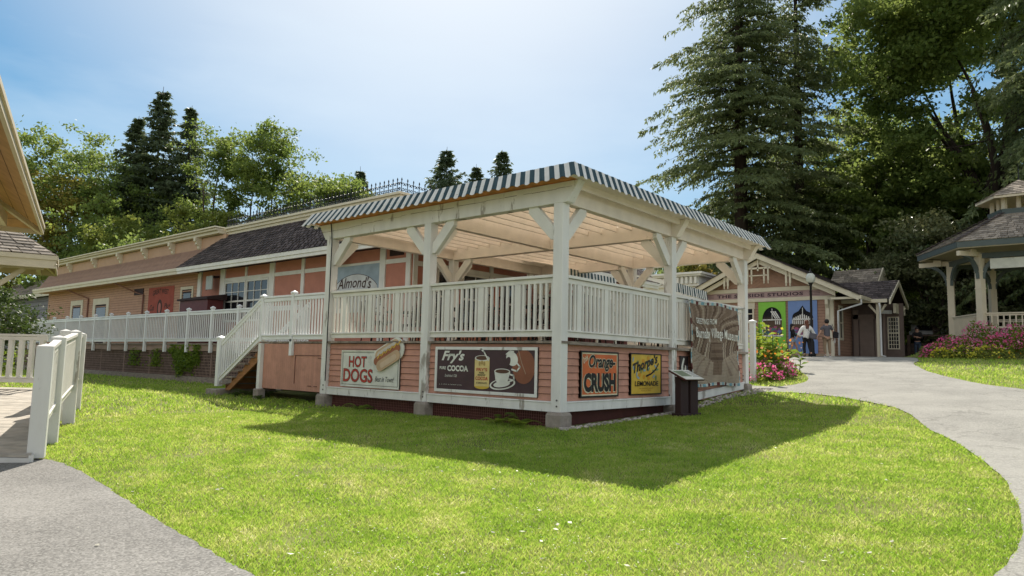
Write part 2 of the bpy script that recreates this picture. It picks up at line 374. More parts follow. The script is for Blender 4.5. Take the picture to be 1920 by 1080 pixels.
# ------------------------------------------------------------------ grass blades
def grassmat():
    m = bpy.data.materials.new('grass_blades'); m.use_nodes = True; t = m.node_tree; N = t.nodes; L = t.links; b = N['Principled BSDF']
    b.inputs['Roughness'].default_value = .45; b.inputs['Specular IOR Level'].default_value = .35
    g = N.new('ShaderNodeNewGeometry'); tc = N.new('ShaderNodeTexCoord')
    n = N.new('ShaderNodeTexNoise'); n.inputs['Scale'].default_value = 1.7; n.inputs['Detail'].default_value = 8; n.inputs['Roughness'].default_value = .75; L.new(tc.outputs['Object'], n.inputs['Vector'])
    mr = N.new('ShaderNodeMapRange'); mr.inputs[1].default_value = .3; mr.inputs[2].default_value = .7; L.new(n.outputs['Fac'], mr.inputs[0])
    a = N.new('ShaderNodeMath'); a.operation = 'MULTIPLY_ADD'; a.inputs[1].default_value = .45; L.new(g.outputs['Random Per Island'], a.inputs[0])
    s2 = N.new('ShaderNodeMath'); s2.operation = 'MULTIPLY'; s2.inputs[1].default_value = .72; L.new(mr.outputs[0], s2.inputs[0]); L.new(s2.outputs[0], a.inputs[2])
    cr = N.new('ShaderNodeValToRGB'); e = cr.color_ramp.elements; e[0].position = 0; e[0].color = (.085,.14,.02,1); e[1].position = 1; e[1].color = (.52,.50,.25,1)
    q = e.new(.45); q.color = (.20,.325,.03,1); q = e.new(.6); q.color = (.28,.38,.06,1); q = e.new(.8); q.color = (.35,.39,.09,1)
    L.new(a.outputs[0], cr.inputs[0]); L.new(cr.outputs[0], b.inputs['Base Color'])
    tr = N.new('ShaderNodeBsdfTranslucent'); hs = N.new('ShaderNodeHueSaturation'); hs.inputs['Value'].default_value = 1.9; L.new(cr.outputs[0], hs.inputs['Color']); L.new(hs.outputs[0], tr.inputs[0])
    ms = N.new('ShaderNodeMixShader'); ms.inputs[0].default_value = .5; L.new(b.outputs[0], ms.inputs[1]); L.new(tr.outputs[0], ms.inputs[2]); L.new(ms.outputs[0], N['Material Output'].inputs[0])
    return m
rng = np.random.default_rng(11)
GH = np.vectorize(gh)
def grass():
    out = []
    # density falls, blade size grows with distance from the viewpoint
    bands = [(2.5,6.5,9500,.023,.0027),(6.5,10,5000,.026,.0038),(10,16,2200,.031,.0062),(16,26,330,.052,.017),(26,42,90,.06,.03)]
    for d0,d1,den,hh,ww in bands:
        N_ = int(den*math.pi*(d1*d1-d0*d0)*(84/360))
        rr = np.sqrt(rng.uniform(d0*d0, d1*d1, N_)); th = YAW + np.radians(rng.uniform(-42,42,N_))
        X = CAM.x - np.sin(th)*rr; Y = CAM.y + np.cos(th)*rr
        k = ~inside(poly_right, X, Y) & ~inside(poly_left, X, Y)
        k &= ~((X > -6.8) & (X < .12) & (Y > .0) & (Y < 8.3)) & ~((X<-6.8)&(Y>.5)&(Y<2.2)&(X>-12)) & ~((X<-6)&(Y>2.2)&(Y<20))
        k &= ~inside([(-3.0,-6.75),(-11.6,-3.9),(-17,-8.5),(-8.5,-11.5)], X, Y)
        X = X[k]; Y = Y[k]
        # worn, thin patches
        pn = np.sin(X*1.7+2*np.sin(Y*.9))*np.sin(Y*1.3+1.5*np.sin(X*.8+1))
        kk = rng.random(len(X)) < np.clip(1.05-.6*np.clip(pn-.1,0,1)-.5*np.clip(np.sin(X*4.1+Y*1.7)*np.sin(Y*5.3-X*2.1)-.45,0,1), 0, 1); X = X[kk]; Y = Y[kk]; n = len(X)
        Z = GH(X, Y); az = rng.uniform(0, 2*np.pi, n); h = hh*rng.uniform(.35,1.6,n); w = ww*rng.uniform(.6,1.5,n)
        lean = rng.uniform(.1,1.1,n)*h; la = rng.uniform(0,2*np.pi,n)
        V = np.zeros((n,4,3))
        V[:,0] = np.stack([X-np.cos(az)*w/2, Y-np.sin(az)*w/2, Z-.004], 1)
        V[:,1] = np.stack([X+np.cos(az)*w/2, Y+np.sin(az)*w/2, Z-.004], 1)
        mxx = X+np.cos(la)*lean*.35; myy = Y+np.sin(la)*lean*.35
        V[:,2] = np.stack([mxx+np.cos(az)*w*.4, myy+np.sin(az)*w*.4, Z+h*.6], 1)
        V[:,3] = np.stack([X+np.cos(la)*lean, Y+np.sin(la)*lean, Z+h], 1)
        out.append(V.reshape(-1,3))
    V = np.concatenate(out); print('blades', len(V)//4)
    tag(quads_mesh('lawn_grass', V, grassmat()), 'short bright green grass of the lawn', kind='stuff')
def litter_and_sparkle():
    n = 16000; rr = 3+13*rng.random(n)**1.2; th = YAW+np.radians(rng.uniform(-38,38,n)); X = CAM.x-np.sin(th)*rr; Y = CAM.y+np.cos(th)*rr
    k = ~((inside(poly_right,X,Y) | inside(poly_left,X,Y)) & (rng.random(n) < .93)); k &= ~((X>-6.8)&(X<.2)&(Y>0)&(Y<8.3)) & ~((X<-6)&(Y>1))
    k &= ~((np.sin(X*1.9+1.3*np.sin(Y*1.1))*np.sin(Y*2.3+X*.4) < -.1) & (rng.random(n) < .8)); X, Y = X[k], Y[k]; n = len(X)
    s = rng.uniform(.003,.009,n); big = rng.random(n) > .985; s[big] = rng.uniform(.015,.03,big.sum()); a = rng.uniform(0,6.28,n)  # tiny flecks are clover and painted-in sparkle; the big ones are leaves
    onp = inside(poly_right,X,Y) | inside(poly_left,X,Y); Z = GH(X,Y)+np.where(onp,.022,rng.uniform(.018,.034,n)); c, q = np.cos(a)*s, np.sin(a)*s; t = rng.uniform(-.4,.4,n)*s; e = rng.uniform(0,.5,n)*s
    V = np.stack([np.stack([X-c,Y-q,Z],1),np.stack([X+q*.6,Y-c*.6,Z+np.abs(t)],1),np.stack([X+c,Y+q,Z+e],1),np.stack([X-q*.6,Y+c*.6,Z],1)],1).reshape(-1,3)
    tag(quads_mesh('leaves_and_sparkle', np.array(V), mat('leaf_and_sparkle', (.60,.58,.48), .6, .3, 20, island=.7, trans=.3)), 'scattered pale fallen leaves, clover flowers and painted sparkle specks on the lawn', kind='stuff')
# ------------------------------------------------------------------ lettering helpers
def text2d(s, w, h, shear=0, bold=0, spacing=1.0):
    """outline font text as 2-D triangles fitted in a w x h box (lower-left origin)"""
    cu = bpy.data.curves.new('t', 'FONT'); cu.body = s; cu.shear = shear; cu.offset = bold; cu.resolution_u = 3; cu.space_character = spacing
    ob = bpy.data.objects.new('t', cu); S.collection.objects.link(ob); dg = bpy.context.evaluated_depsgraph_get(); dg.update()
    me = ob.evaluated_get(dg).to_mesh(); V = [v.co.copy() for v in me.vertices]; Fs = [tuple(p.vertices) for p in me.polygons]
    ob.evaluated_get(dg).to_mesh_clear(); bpy.data.objects.remove(ob); bpy.data.curves.remove(cu)
    x0 = min(v.x for v in V); x1 = max(v.x for v in V); y0 = min(v.y for v in V); y1 = max(v.y for v in V)
    return [((v.x-x0)/(x1-x0)*w, (v.y-y0)/(y1-y0)*h) for v in V], Fs
class Plane:
    """a picture plane: origin, right, up and outward normal; fold() may push the cloth out"""
    def __init__(s, O, r_, u_, fold=None):
        s.O = Vector(O); s.r = Vector(r_).normalized(); s.u = Vector(u_).normalized(); s.n = s.r.cross(s.u); s.fold = fold
    def P(s, x, y, d=0):
        q = s.fold(x, y) if s.fold else 0
        return s.O + s.r*x + s.u*y + s.n*(d+q)
    def poly(s, mb, pts, d, m=None, th=.002):
        mb.prism([s.P(x,y,d) for x,y in pts], s.n*(-th), m)
    def rect(s, mb, x0,y0,x1,y1,d,m=None, th=.002): s.poly(mb, [(x0,y0),(x1,y0),(x1,y1),(x0,y1)], d, m, th)
    def text(s, mb, str_, x, y, w, h, d, m=None, shear=0, bold=0, rot=0, arc=0, spacing=1.0):
        V, Fs = text2d(str_, w, h, shear, bold, spacing); c, q = math.cos(rot), math.sin(rot)
        def T(p):
            px, py = p; py += arc*(1-((px/w)*2-1)**2)
            return s.P(x+px*c-py*q, y+px*q+py*c, d)
        k = mb.mi(m); n = len(mb.v); mb.v += [tuple(T(p)) for p in V]
        for f in Fs: mb.f.append(tuple(n+i for i in f)); mb.m.append(k)
    def line(s, mb, pts, wd, d, m=None):
        for a,b in zip(pts[:-1], pts[1:]):
            dx,dy = b[0]-a[0], b[1]-a[1]; L = math.hypot(dx,dy) or 1; nx,ny = -dy/L*wd/2, dx/L*wd/2; ex,ey = dx/L*wd*.3, dy/L*wd*.3
            s.poly(mb, [(a[0]+nx-ex,a[1]+ny-ey),(a[0]-nx-ex,a[1]-ny-ey),(b[0]-nx+ex,b[1]-ny+ey),(b[0]+nx+ex,b[1]+ny+ey)], d, m, .001)
def ell(cx, cy, a, b, n=20, rot=0, t0=0, t1=2*math.pi):
    c,q = math.cos(rot), math.sin(rot); out = []
    for i in range(n):
        t = t0+(t1-t0)*i/(n if abs(t1-t0) > 6.2 else n-1); x,y = a*math.cos(t), b*math.sin(t); out.append((cx+x*c-y*q, cy+x*q+y*c))
    return out

# ------------------------------------------------------------------ the pavilion
BEAMB, BEAMT = 3.60, 3.96
posts = [(0,0,0),(-3.30,0,0),(-6.65,0,0),(0,4.03,0),(0,8.05,.40),(-6.65,4.03,0),(-6.65,8.05,.2),(-3.30,8.05,.2)]
PV = empty('pavilion', (-3.3,4,gh(-3.3,4)), 0, 'open white timber pavilion with striped canopy on the raised deck', 'pavilion')
PV.location = (0,0,0)
for x,y,zb in posts:
    b = MB(); b.box((x-.2,y,zb),(x,y+.2,BEAMB)); b.build('post', wpost, PV, bevel=.006)
    zb0 = gh(x,y)-.15
    f = MB(); cx, cy = x-.1, y+.1; t = .135; q = .158
    prof = [(q, zb0), (q, zb-.05), (t, zb-.001)]
    k = []
    for r_,z in prof: k.append([(cx-r_,cy-r_,z),(cx+r_,cy-r_,z),(cx+r_,cy+r_,z),(cx-r_,cy+r_,z)])
    f.hexa(k[0]+k[1]); f.hexa([(a,b_,c-.001) for a,b_,c in k[1]]+k[2]); f.build('footing', concr, PV)
    if y < 1 or x > -1:     # steel bolts through the post foot
        h = MB()
        for zz in (zb+.10, zb+.20): h.tube([(x-.07, y+.002, zz),(x-.07,y-.012,zz)], .016, 6)
        h.build('bolt', mat('rusty_bolt', (.10,.09,.09), .6) if 'rusty_bolt' not in MATS else MATS['rusty_bolt'], PV)
# main beams along the long side, ends cut at an angle past the posts
for y in (0, 4.03, 8.05):
    b = MB(); y0, y1 = y+.004, y+.196; zb, zt = BEAMB+.001, BEAMT
    b.prism([(-6.93,y0,zb),(.10,y0,zb),(.33,y0,zt),(-7.19,y0,zt)], (0,y1-y0,0)); b.build('beam', cream if y else wpost, PV, bevel=.005)
for x in (0,-3.30,-6.65):
    for ya, yb in ((.197,4.033),(4.227,8.053)):
        b = MB(); b.box((x-.175,ya,BEAMB+.012),(x-.02,yb,BEAMT-.004)); b.build('cross_beam', cream, PV, bevel=.004)
# long cracks in the front beam
cm = mat('timber_crack', (.10,.06,.035), .9)
b = MB(); x = -7.1; z = 3.80
while x < .1:
    x2 = x+rnd.uniform(.12,.3); z2 = min(max(z+rnd.uniform(-.015,.022),3.7),3.86); t = rnd.uniform(.002,.008)
    if rnd.random() < .85: b.box((x,.0005,min(z,z2)),(x2,.004,min(z,z2)+t))
    x, z = x2, z2
b.build('beam_crack', cm, PV)
# knee braces
def brace(p, d):      # p = post centre foot of brace, d = horizontal direction
    b = MB(); px,py = p; a = Vector((px+d[0]*.10, py+d[1]*.10, 2.98)); c = Vector((px+d[0]*.70, py+d[1]*.70, BEAMB+.002))
    s_ = Vector((-d[1], d[0], 0))*.05; e = Vector((d[0],d[1],0))
    poly = [a, a+Vector((0,0,.20)), c-e*.20, c, c-Vector((0,0,.10))-e*.0, a+e*.09-Vector((0,0,.0))]
    b.prism([q-s_ for q in poly], s_*2); b.build('knee_brace', white, PV, bevel=.004)
for x,y,zb in posts:
    c = (x-.1, y+.1)
    if x < -.1 or True:
        if x > -6.5: brace(c, (-1,0))
        if x < -.1: brace(c, (1,0))
        if y < 8: brace(c, (0,1))
        if y > 1: brace(c, (0,-1))
# joists, canopy canvas, rim boards
for i in range(18):
    x = -6.55+i*.395
    if abs(x+3.4) < .12: continue
    b = MB()
    for ya, yb in ((.20,4.03),(4.23,8.05)): b.box((x-.02,ya,3.85),(x+.02,yb,4.00))
    b.build('joist', cream, PV)
b = MB(); b.box((-7.20,-.2,4.195),(.36,8.40,4.205)); b.build('canopy_roof', canvas, PV)
b = MB()
for a in (((-7.19,-.185,4.03),(.34,-.155,4.19)),((.31,-.155,4.03),(.34,8.38,4.19)),((-7.19,-.155,4.03),(-7.16,8.38,4.19)),((-7.19,8.35,4.03),(.34,8.38,4.19))): b.box(*a)
b.build_each('rim_board', cream, PV)
b = MB(); b.box((-7.19,-.315,3.972),(.28,.20,3.985)); b.build('plywood_soffit', ply, PV)
b = MB(); b.box((-.02,.205,3.967),(.46,8.50,3.987)); b.box((.285,-.315,3.966),(.46,.2,3.986)); b.box((-7.20,8.06,3.963),(-.03,8.48,3.983)); b.box((-7.32,-.3,3.961),(-7.24,8.48,3.981)); b.build('soffit', cream, PV)
b = MB(); b.tube([(-6.70,-.02,3.97),(-6.64,-.03,3.75),(-6.63,-.02,3.5),(-6.63,-.02,.3)], .012, 6); b.build('downspout_cable', iron, PV)
def valance(p0, p1, outw, name='striped_valance', par=PV, zt=4.212, zb=3.935, run=.17, sw=.105, drop=.035):
    """sloping striped canopy edge: p0->p1 top line, outw = outward unit vector"""
    a = Vector((p0[0],p0[1],zt)); c = Vector((p1[0],p1[1],zt)); L = (c-a).length; d = (c-a).normalized(); o = Vector((outw[0],outw[1],0))
    n = max(2, int(round(L/sw))); mb = MB(); sub = 3
    for i in range(n):
        m = cteal if i % 2 else cwhite
        for k in range(sub):
            t0 = (i+k/sub)/n; t1 = (i+(k+1)/sub)/n; P = []
            def W_(t): return .010*math.sin(t*n*1.3)*math.sin(math.pi*t)+.008*math.sin(t*n*.37)*math.sin(math.pi*t)
            def Z_(t): return zb - drop*.5*(1+math.cos(2*math.pi*(t*n/2-.25))) + .5*W_(t)
            e0 = -run*.0; top0 = a+d*L*t0; top1 = a+d*L*t1
            b0 = a+d*L*t0+o*(run+W_(t0)); b0.z = Z_(t0); b1 = a+d*L*t1+o*(run+W_(t1)); b1.z = Z_(t1)
            b0 += d*run*(2*t0-1); b1 += d*run*(2*t1-1); m0 = (top0+b0)/2; m1 = (top1+b1)/2
            for q in ([top0,top1,m1,m0],[m0,m1,b1,b0]): mb.face(q, m)
    ob = mb.build(name, None, par); so_ = ob.modifiers.new('s','SOLIDIFY'); so_.thickness = .006; return ob
valance((-7.20,-.2),(.36,-.2),(0,-1)); valance((.36,-.2),(.36,8.40),(1,0))
valance((-7.20,8.40),(-7.20,-.2),(-1,0)); valance((.36,8.40),(-7.20,8.40),(0,1))
def railing(par, p0, p1, zb=1.27, zt=2.36, off=0, sp=.125, wide=7, m=white, bw=.045, z1b=None, z1t=None, cap=.14, name='railing'):
    """railing between two plan points; z?b / z?t at the far end let it slope"""
    z1b = zb if z1b is None else z1b; z1t = zt if z1t is None else z1t
    a = Vector((p0[0],p0[1],0)); c = Vector((p1[0],p1[1],0)); L = (c-a).length
    b = MB(); up = (0,0,1)
    b.bar((a.x,a.y,zt-.025),(c.x,c.y,z1t-.025),cap,.05); b.bar((a.x,a.y,zt-.10),(c.x,c.y,z1t-.10),.05,.085)
    b.bar((a.x,a.y,zb+.055),(c.x,c.y,z1b+.055),.05,.09); b.bar((a.x,a.y,zb+.118),(c.x,c.y,z1b+.118),.10,.03)
    top = b.build(name, m, par, bevel=.003)
    q = MB(); n = int(L/sp); ang = math.atan2(c.y-a.y, c.x-a.x)
    for i in range(1, n+1):
        t = (i-.5)/n; p = a.lerp(c, t); lo = zb+(z1b-zb)*t+.12; hi = zt+(z1t-zt)*t-.135
        if wide and i % wide == 4: q.cbox((p.x,p.y,(lo+hi)/2), .13, .05, hi-lo, ang)
        else: q.cbox((p.x,p.y,(lo+hi)/2), bw, bw, hi-lo, ang)
    q.build('balusters', m, top)
    return top
railing(PV,(-6.62,.10),(-3.5,.10)); railing(PV,(-3.3,.10),(-.2,.10)); railing(PV,(-.10,.2),(-.10,4.03)); railing(PV,(-.10,4.23),(-.10,8.05)); railing(PV,(-3.3,8.15),(-.2,8.15))
# deck boards
b = MB()
x = -6.84
while x < 0:
    b.box((x+.003,.012+rnd.uniform(-.008,.006),1.165),(x+.137,8.2,1.205+rnd.uniform(0,.004))); x += .14
b.build('deck_floor', greyw, PV)
b = MB()
for y0,y1 in ((.21,1.6),(1.603,3.9),(4.24,6.1),(6.103,8.04)): b.box((.0,y0,1.150),(.03,y1,1.208))
b.build('deck_edge_board', greyw, PV)
b = MB(); b.box((-6.8,.13,.95),(-.14,.17,1.16)); b.box((-.18,.18,.95),(-.14,8.0,1.16)); b.build('rim_joist', mat('old_timber', (.16,.11,.08), .9, .3, 5), PV)
# bevel siding panels
def siding(par, p0, p1, out, z0, z1, m, step=.122, th=.022, name='siding', z0b=None):
    a = Vector((p0[0],p0[1],0)); c = Vector((p1[0],p1[1],0)); o = Vector((out[0],out[1],0)); b = MB()
    n = max(1, int(round((z1-z0)/step))); st = (z1-z0)/n
    th = max(th, .026)
    for i in range(n):
        zb_, zt_ = z0+i*st+st*.07, z0+(i+1)*st; P = []
        for q in (a, c):
            P.append([q-o*.02, q+o*th, q+o*.006])
        def pt(v,z): return (v.x,v.y,z)
        A = [pt(P[0][0],zb_),pt(P[1][0],zb_),pt(P[1][1],zb_),pt(P[0][1],zb_),pt(P[0][0],zt_),pt(P[1][0],zt_),pt(P[1][2],zt_),pt(P[0][2],zt_)]
        b.hexa(A)
    bk = MB(); q0, q1 = a-o*.021, c-o*.021; bk.prism([(q0.x,q0.y,z0),(q1.x,q1.y,z0),(q1.x,q1.y,z1),(q0.x,q0.y,z1)], o*.018); bk.build(name+'_shadow_backing', dark, par)  # dark sheet showing through the gaps stands in for the lap shadows
    return b.build(name, m, par)
siding(PV,(-6.64,.10),(-3.51,.10),(0,-1),.17,1.15,pinks); siding(PV,(-3.29,.10),(-.21,.10),(0,-1),.17,1.15,pinks)
siding(PV,(-.10,.21),(-.10,4.02),(1,0),.17,1.15,pinks); siding(PV,(-.10,4.24),(-.10,8.04),(1,0),.05,1.15,pinks)
def baseboard(p0,p1,out,za,zb_,h=.155):
    a = Vector((p0[0],p0[1],0)); c = Vector((p1[0],p1[1],0)); o = Vector((out[0],out[1],0)); b = MB()
    def pt(v,z): return (v.x,v.y,z)
    b.hexa([pt(a,za),pt(c,zb_),pt(c+o*.035,zb_),pt(a+o*.035,za),pt(a,za+h),pt(c,zb_+h),pt(c+o*.035,zb_+h),pt(a+o*.035,za+h)])
    b.hexa([pt(a,za+h+.001),pt(c,zb_+h+.001),pt(c+o*.05,zb_+h+.001),pt(a+o*.05,za+h+.001),pt(a,za+h+.022),pt(c,zb_+h+.022),pt(c+o*.045,zb_+h+.018),pt(a+o*.045,za+h+.018)])
    b.build('baseboard', wpost, PV)
baseboard((-6.64,.07),(-3.51,.07),(0,-1),0,0); baseboard((-3.29,.07),(-.21,.07),(0,-1),0,0)
baseboard((-.07,.21),(-.07,4.02),(1,0),0,0); baseboard((-.07,4.24),(-.07,8.04),(1,0),-.02,.27)
b = MB(); b.box((-6.6,.17,-.6),(-.2,.19,.01)); b.box((-.2,.2,-.6),(-.18,8.1,.01)); b.box((-.2,4.3,0),(-.18,8.1,.35)); b.build('skirt_backing', redbrn, PV)
b = MB(); z = -.34
while z < .0: b.box((-6.6,.140,z),(-.25,.143,z+.003)); z += .052
x = -6.6
while x < -.25: b.box((x,.144,-.4),(x+.003,.147,0)); x += .052
b.build('wire_mesh_skirt', mat('rusty_mesh', (.26,.12,.10), .7), PV)

# ------------------------------------------------------------------ signs on the pavilion
def board(name, pl, w, h, frame, field, fw=.03, th=.03, label=None, cat='sign'):
    t = empty(name, pl.P(w/2,0,-th), 0, label, cat)
    t.location = (0,0,0)
    b = MB(); pl.rect(b,0,0,w,h,-.004,None,th); b.build('panel', field, t)
    f = MB(); e = fw
    for q in ((0,0,w,e),(0,h-e,w,h),(0,e,e,h-e),(w-e,e,w,h-e)): pl.rect(f,*q,.010,None,th+.016)
    f.build('frame', frame, t); return t
def flat(n, c, r_=.5): return MATS.get(n) or mat(n, c, r_, .13, 3.5, .08, 25, col2=tuple(q*.62+.012 for q in c), c2pos=(.60,.72))
sw_ = flat('sign_white', (.66,.66,.60)); sred = flat('sign_red', (.42,.045,.03)); sblk = flat('sign_black', (.02,.018,.018)); syel = flat('sign_yellow', (.62,.42,.06))
sora = flat('sign_orange', (.58,.14,.045)); smar = flat('sign_maroon', (.065,.035,.04)); scr = flat('sign_cream', (.66,.60,.42)); sblu = flat('sign_blue', (.25,.38,.48)); sgrn = flat('sign_green', (.14,.24,.10))
# hot dogs
pl = Plane((-6.13,.045,.205),(1,0,0),(0,0,1)); w,h = 1.98,.80
t = board('hot_dog_sign', pl, w, h, sw_, sw_, .02, .03, 'white HOT DOGS sign with a painted hot dog overlapping its corner')
b = MB()
for q in ((.045,.045,w-.045,.053),(.045,h-.053,w-.045,h-.045),(.045,.053,.053,h-.053),(w-.053,.053,w-.045,h-.053)): pl.rect(b,*q,.001,sblk)
pl.text(b,'HOT',.27,.425,.62,.25,.003,sblk,0,.03); pl.text(b,'DOGS',.085,.10,1.03,.30,.003,sblk,0,.03)
pl.text(b,'HOT',.28,.432,.60,.236,.006,sred,0,.012); pl.text(b,'DOGS',.098,.107,1.005,.286,.006,sred,0,.012)
pl.text(b,'Best in Town!',1.20,.14,.62,.11,.004,sblk,.35,0)
b.build('lettering', None, t)
bun = flat('bun_tan', (.50,.35,.22)); saus = flat('sausage_brown', (.33,.12,.06)); must = flat('mustard_yellow', (.70,.45,.08))
def capsule(cx,cy,L,r_,rot,n=10):
    o = ell(L/2,0,r_,r_,n,0,-math.pi/2,math.pi/2)+ell(-L/2,0,r_,r_,n,0,math.pi/2,1.5*math.pi); c,q = math.cos(rot),math.sin(rot)
    return [(cx+x*c-y*q, cy+x*q+y*c) for x,y in o]
b = MB(); ra = R(24); pl.O = pl.O+Vector((.09,0,.06))
pl.poly(b, capsule(1.52,.66,.60,.235,ra), .02, sw_, .02)
pl.poly(b, capsule(1.50,.74,.56,.13,ra), .028, bun, .008); pl.poly(b, capsule(1.50,.735,.50,.085,ra), .034, flat('sausage_highlight',(.55,.50,.44)), .006)
pl.poly(b, capsule(1.505,.655,.72,.085,ra), .040, saus, .010); pl.poly(b, capsule(1.56,.53,.56,.115,ra), .046, bun, .008)
pl.poly(b, capsule(1.57,.52,.44,.06,ra), .050, flat('bun_light',(.58,.44,.31)), .003)
zz = [(1.22+.065*i, .60+.029*i+(.028 if i%2 else -.028)) for i in range(12)]
pl.line(b, zz, .028, .045, must); b.build('painted_hot_dog', None, t)
# cocoa advertisement
pl = Plane((-3.09,.045,.225),(1,0,0),(0,0,1)); w,h = 2.56,.87
t = board('cocoa_sign', pl, w, h, wpost, smar, .055, .035, 'wide dark maroon cocoa sign in a white frame')
b = MB()
pl.text(b,"Fry's",.18,.55,.62,.25,.002,sw_,.35,.035); pl.text(b,'PURE',.13,.43,.17,.06,.002,sw_,0,.03); pl.text(b,'COCOA',.34,.40,.56,.115,.002,sw_,0,.05)
pl.text(b,'Established 1728',.28,.29,.32,.05,.002,sw_,.2,0); pl.text(b,'J. S. FRY & SONS LTD.',.13,.13,.62,.022,.002,sw_,0,0); b.build('lettering', None, t)
b = MB(); X0,X1 = 1.07,1.44
pl.poly(b, ell(1.255,.14,.185,.05,24), .002, syel); pl.rect(b,X0,.14,X1,.66,.003,flat('tin_yellow',(.66,.52,.22))); pl.poly(b, ell(1.255,.66,.185,.055,24), .005, sw_); pl.poly(b, ell(1.255,.665,.155,.04,24), .007, flat('cocoa_brown',(.10,.05,.03)))
for s_,y,wd,hh in (("FRY'S",.42,.27,.06),('PURE',.375,.12,.03),('BREAKFAST',.335,.20,.028),('COCOA',.255,.31,.065),('& CHOCOLATE',.19,.26,.028)): pl.text(b,s_,1.255-wd/2,y,wd,hh,.009,sred if hh > .04 else sblk,0,.02)
for dx in (-.06,0,.06): pl.poly(b, ell(1.255+dx,.56+.02*(dx==0),.025,.04,10), .009, flat('crest_brown',(.40,.28,.10)))
b.build('painted_tin', None, t)
b = MB(); pl.poly(b, ell(2.25,.52,.26,.30,28), .001, flat('orange_glow',(.24,.09,.05)), .001); pl.line(b,[(2.12,.83),(2.20,.6),(2.30,.4)],.015,.003,flat('sign_tan',(.35,.24,.17)))
pl.poly(b, ell(1.76,.20,.31,.10,30,R(8)), .003, sw_); pl.poly(b, ell(1.76,.205,.27,.08,30,R(8)), .005, smar); pl.poly(b, ell(1.75,.20,.20,.055,24,R(8)), .007, sw_)
pl.poly(b, [(1.57,.43),(1.60,.27),(1.66,.20),(1.80,.19),(1.89,.25),(1.95,.42)], .009, sw_); pl.poly(b, ell(1.76,.43,.19,.05,24), .011, sw_); pl.poly(b, ell(1.76,.43,.165,.037,24), .013, flat('cocoa_brown',(.10,.05,.03)))
pl.line(b,[(1.95,.38),(2.03,.36),(2.04,.29),(1.92,.25)],.03,.009,sw_)
pl.poly(b, ell(1.98,.66,.145,.12,24,R(-35)), .004, sw_); pl.poly(b, ell(1.88,.60,.06,.10,20,R(-25)), .006, smar); pl.line(b,[(1.84,.74),(1.93,.80),(2.02,.79)],.02,.006,sw_); pl.line(b,[(2.08,.60),(2.17,.52),(2.10,.44),(1.98,.47)],.03,.006,sw_)
pl.line(b,[(1.42,.62),(1.30,.78),(1.22,.83)],.03,.010,sw_)
b.build('painted_cup_and_jug', None, t)
# orange soda
pl = Plane((-.045,.66,.225),(0,1,0),(0,0,1)); w,h = 1.26,.83
t = board('orange_soda_sign', pl, w, h, sblk, sora, .03, .035, 'orange enamel sign reading Orange-CRUSH in a black frame')
b = MB()
for q in ((.03,.03,w-.03,.055),(.03,h-.055,w-.03,h-.03),(.03,.055,.055,h-.055),(w-.055,.055,w-.03,h-.055)): pl.rect(b,*q,.001,scr)
pl.text(b,'Drink',.10,.60,.18,.11,.002,scr,.3,.02,R(30)); pl.text(b,'Orange-',.245,.455,.92,.32,.002,scr,.25,.06); pl.text(b,'Orange-',.26,.465,.89,.30,.005,sblk,.25,.03)
pl.text(b,'CRUSH',.075,.075,1.08,.36,.002,scr,0,.07); pl.text(b,'CRUSH',.10,.095,1.06,.345,.005,sblk,0,.055); b.build('lettering', None, t)
# lemonade
pl = Plane((-.045,2.37,.235),(0,1,0),(0,0,1)); w,h = 1.25,.82
t = board('lemonade_sign', pl, w, h, sblk, syel, .022, .035, 'yellow LEMONADE sign with painted fruit and a black frame')
b = MB()
for i in range(26):
    x,y = rnd.uniform(.1,1.1), rnd.uniform(.28,.74)
    if i % 3 == 2: pl.poly(b, ell(x*.5+.25,y,.05,.045,12), .0015+.0001*i, flat('fruit_orange',(.60,.30,.03)), .001)
    else: pl.poly(b, ell(x,y,.055,.022,10,rnd.uniform(0,3)), .0012+.0001*i, sgrn if i%3 else sblu, .001)
b.build('painted_fruit', None, t); b = MB()
pl.text(b,"Thorpe's",.13,.36,1.02,.26,.006,sblk,.35,.03,R(13)); pl.line(b,[(.62,.37),(.80,.41),(1.0,.50),(1.12,.62)],.035,.006,sblk)
pl.text(b,'LEMONADE',.17,.17,.94,.10,.006,sblk,0,.02); pl.text(b,'& LEMON JUICE',.35,.11,.55,.03,.005,flat('sign_brown',(.25,.14,.03)),0,0); pl.text(b,'CO. LTD.',.42,.07,.40,.025,.005,flat('sign_brown',(.25,.14,.03)),0,0); b.build('lettering', None, t)

# cloth banner hanging over the second bay
BW, BH = 2.72, 1.93
def fold(x, y):
    k = (1-y/BH)
    return .05+.014*math.sin(x*9+y*.6)*(.25+.9*k)+.024*math.sin(x*4.3+1-y*.5)*k+.02*math.cos(y*5+x*2)
class Ban(Plane):
    def P(s, x, y, d=0):
        q = Plane.P(s, x, y, d); t = 1-y/BH; q.z -= 0.02*math.sin(x*3.1); q.y += (.12*t*(1-x/BW)+.05*t*(x/BW)); return q
pl = Ban((.02,4.70,.37),(0,1,0),(0,0,1), fold)
t = empty('cloth_banner', (0,0,0), 0, 'wrinkled sepia cloth banner hung from the pavilion railing', 'banner')
sep = [flat('sepia_%s'%n, c, .85) for n,c in (('dark',(.13,.085,.06)),('brown',(.20,.14,.10)),('mid',(.27,.20,.15)),('light',(.36,.29,.22)),('pale',(.43,.36,.28)))]
air = [flat('airmail_blue',(.20,.36,.42),.85), flat('airmail_red',(.12,.03,.03),.85), flat('airmail_white',(.52,.54,.50),.85)]
b = MB(); nx, ny = 68, 56
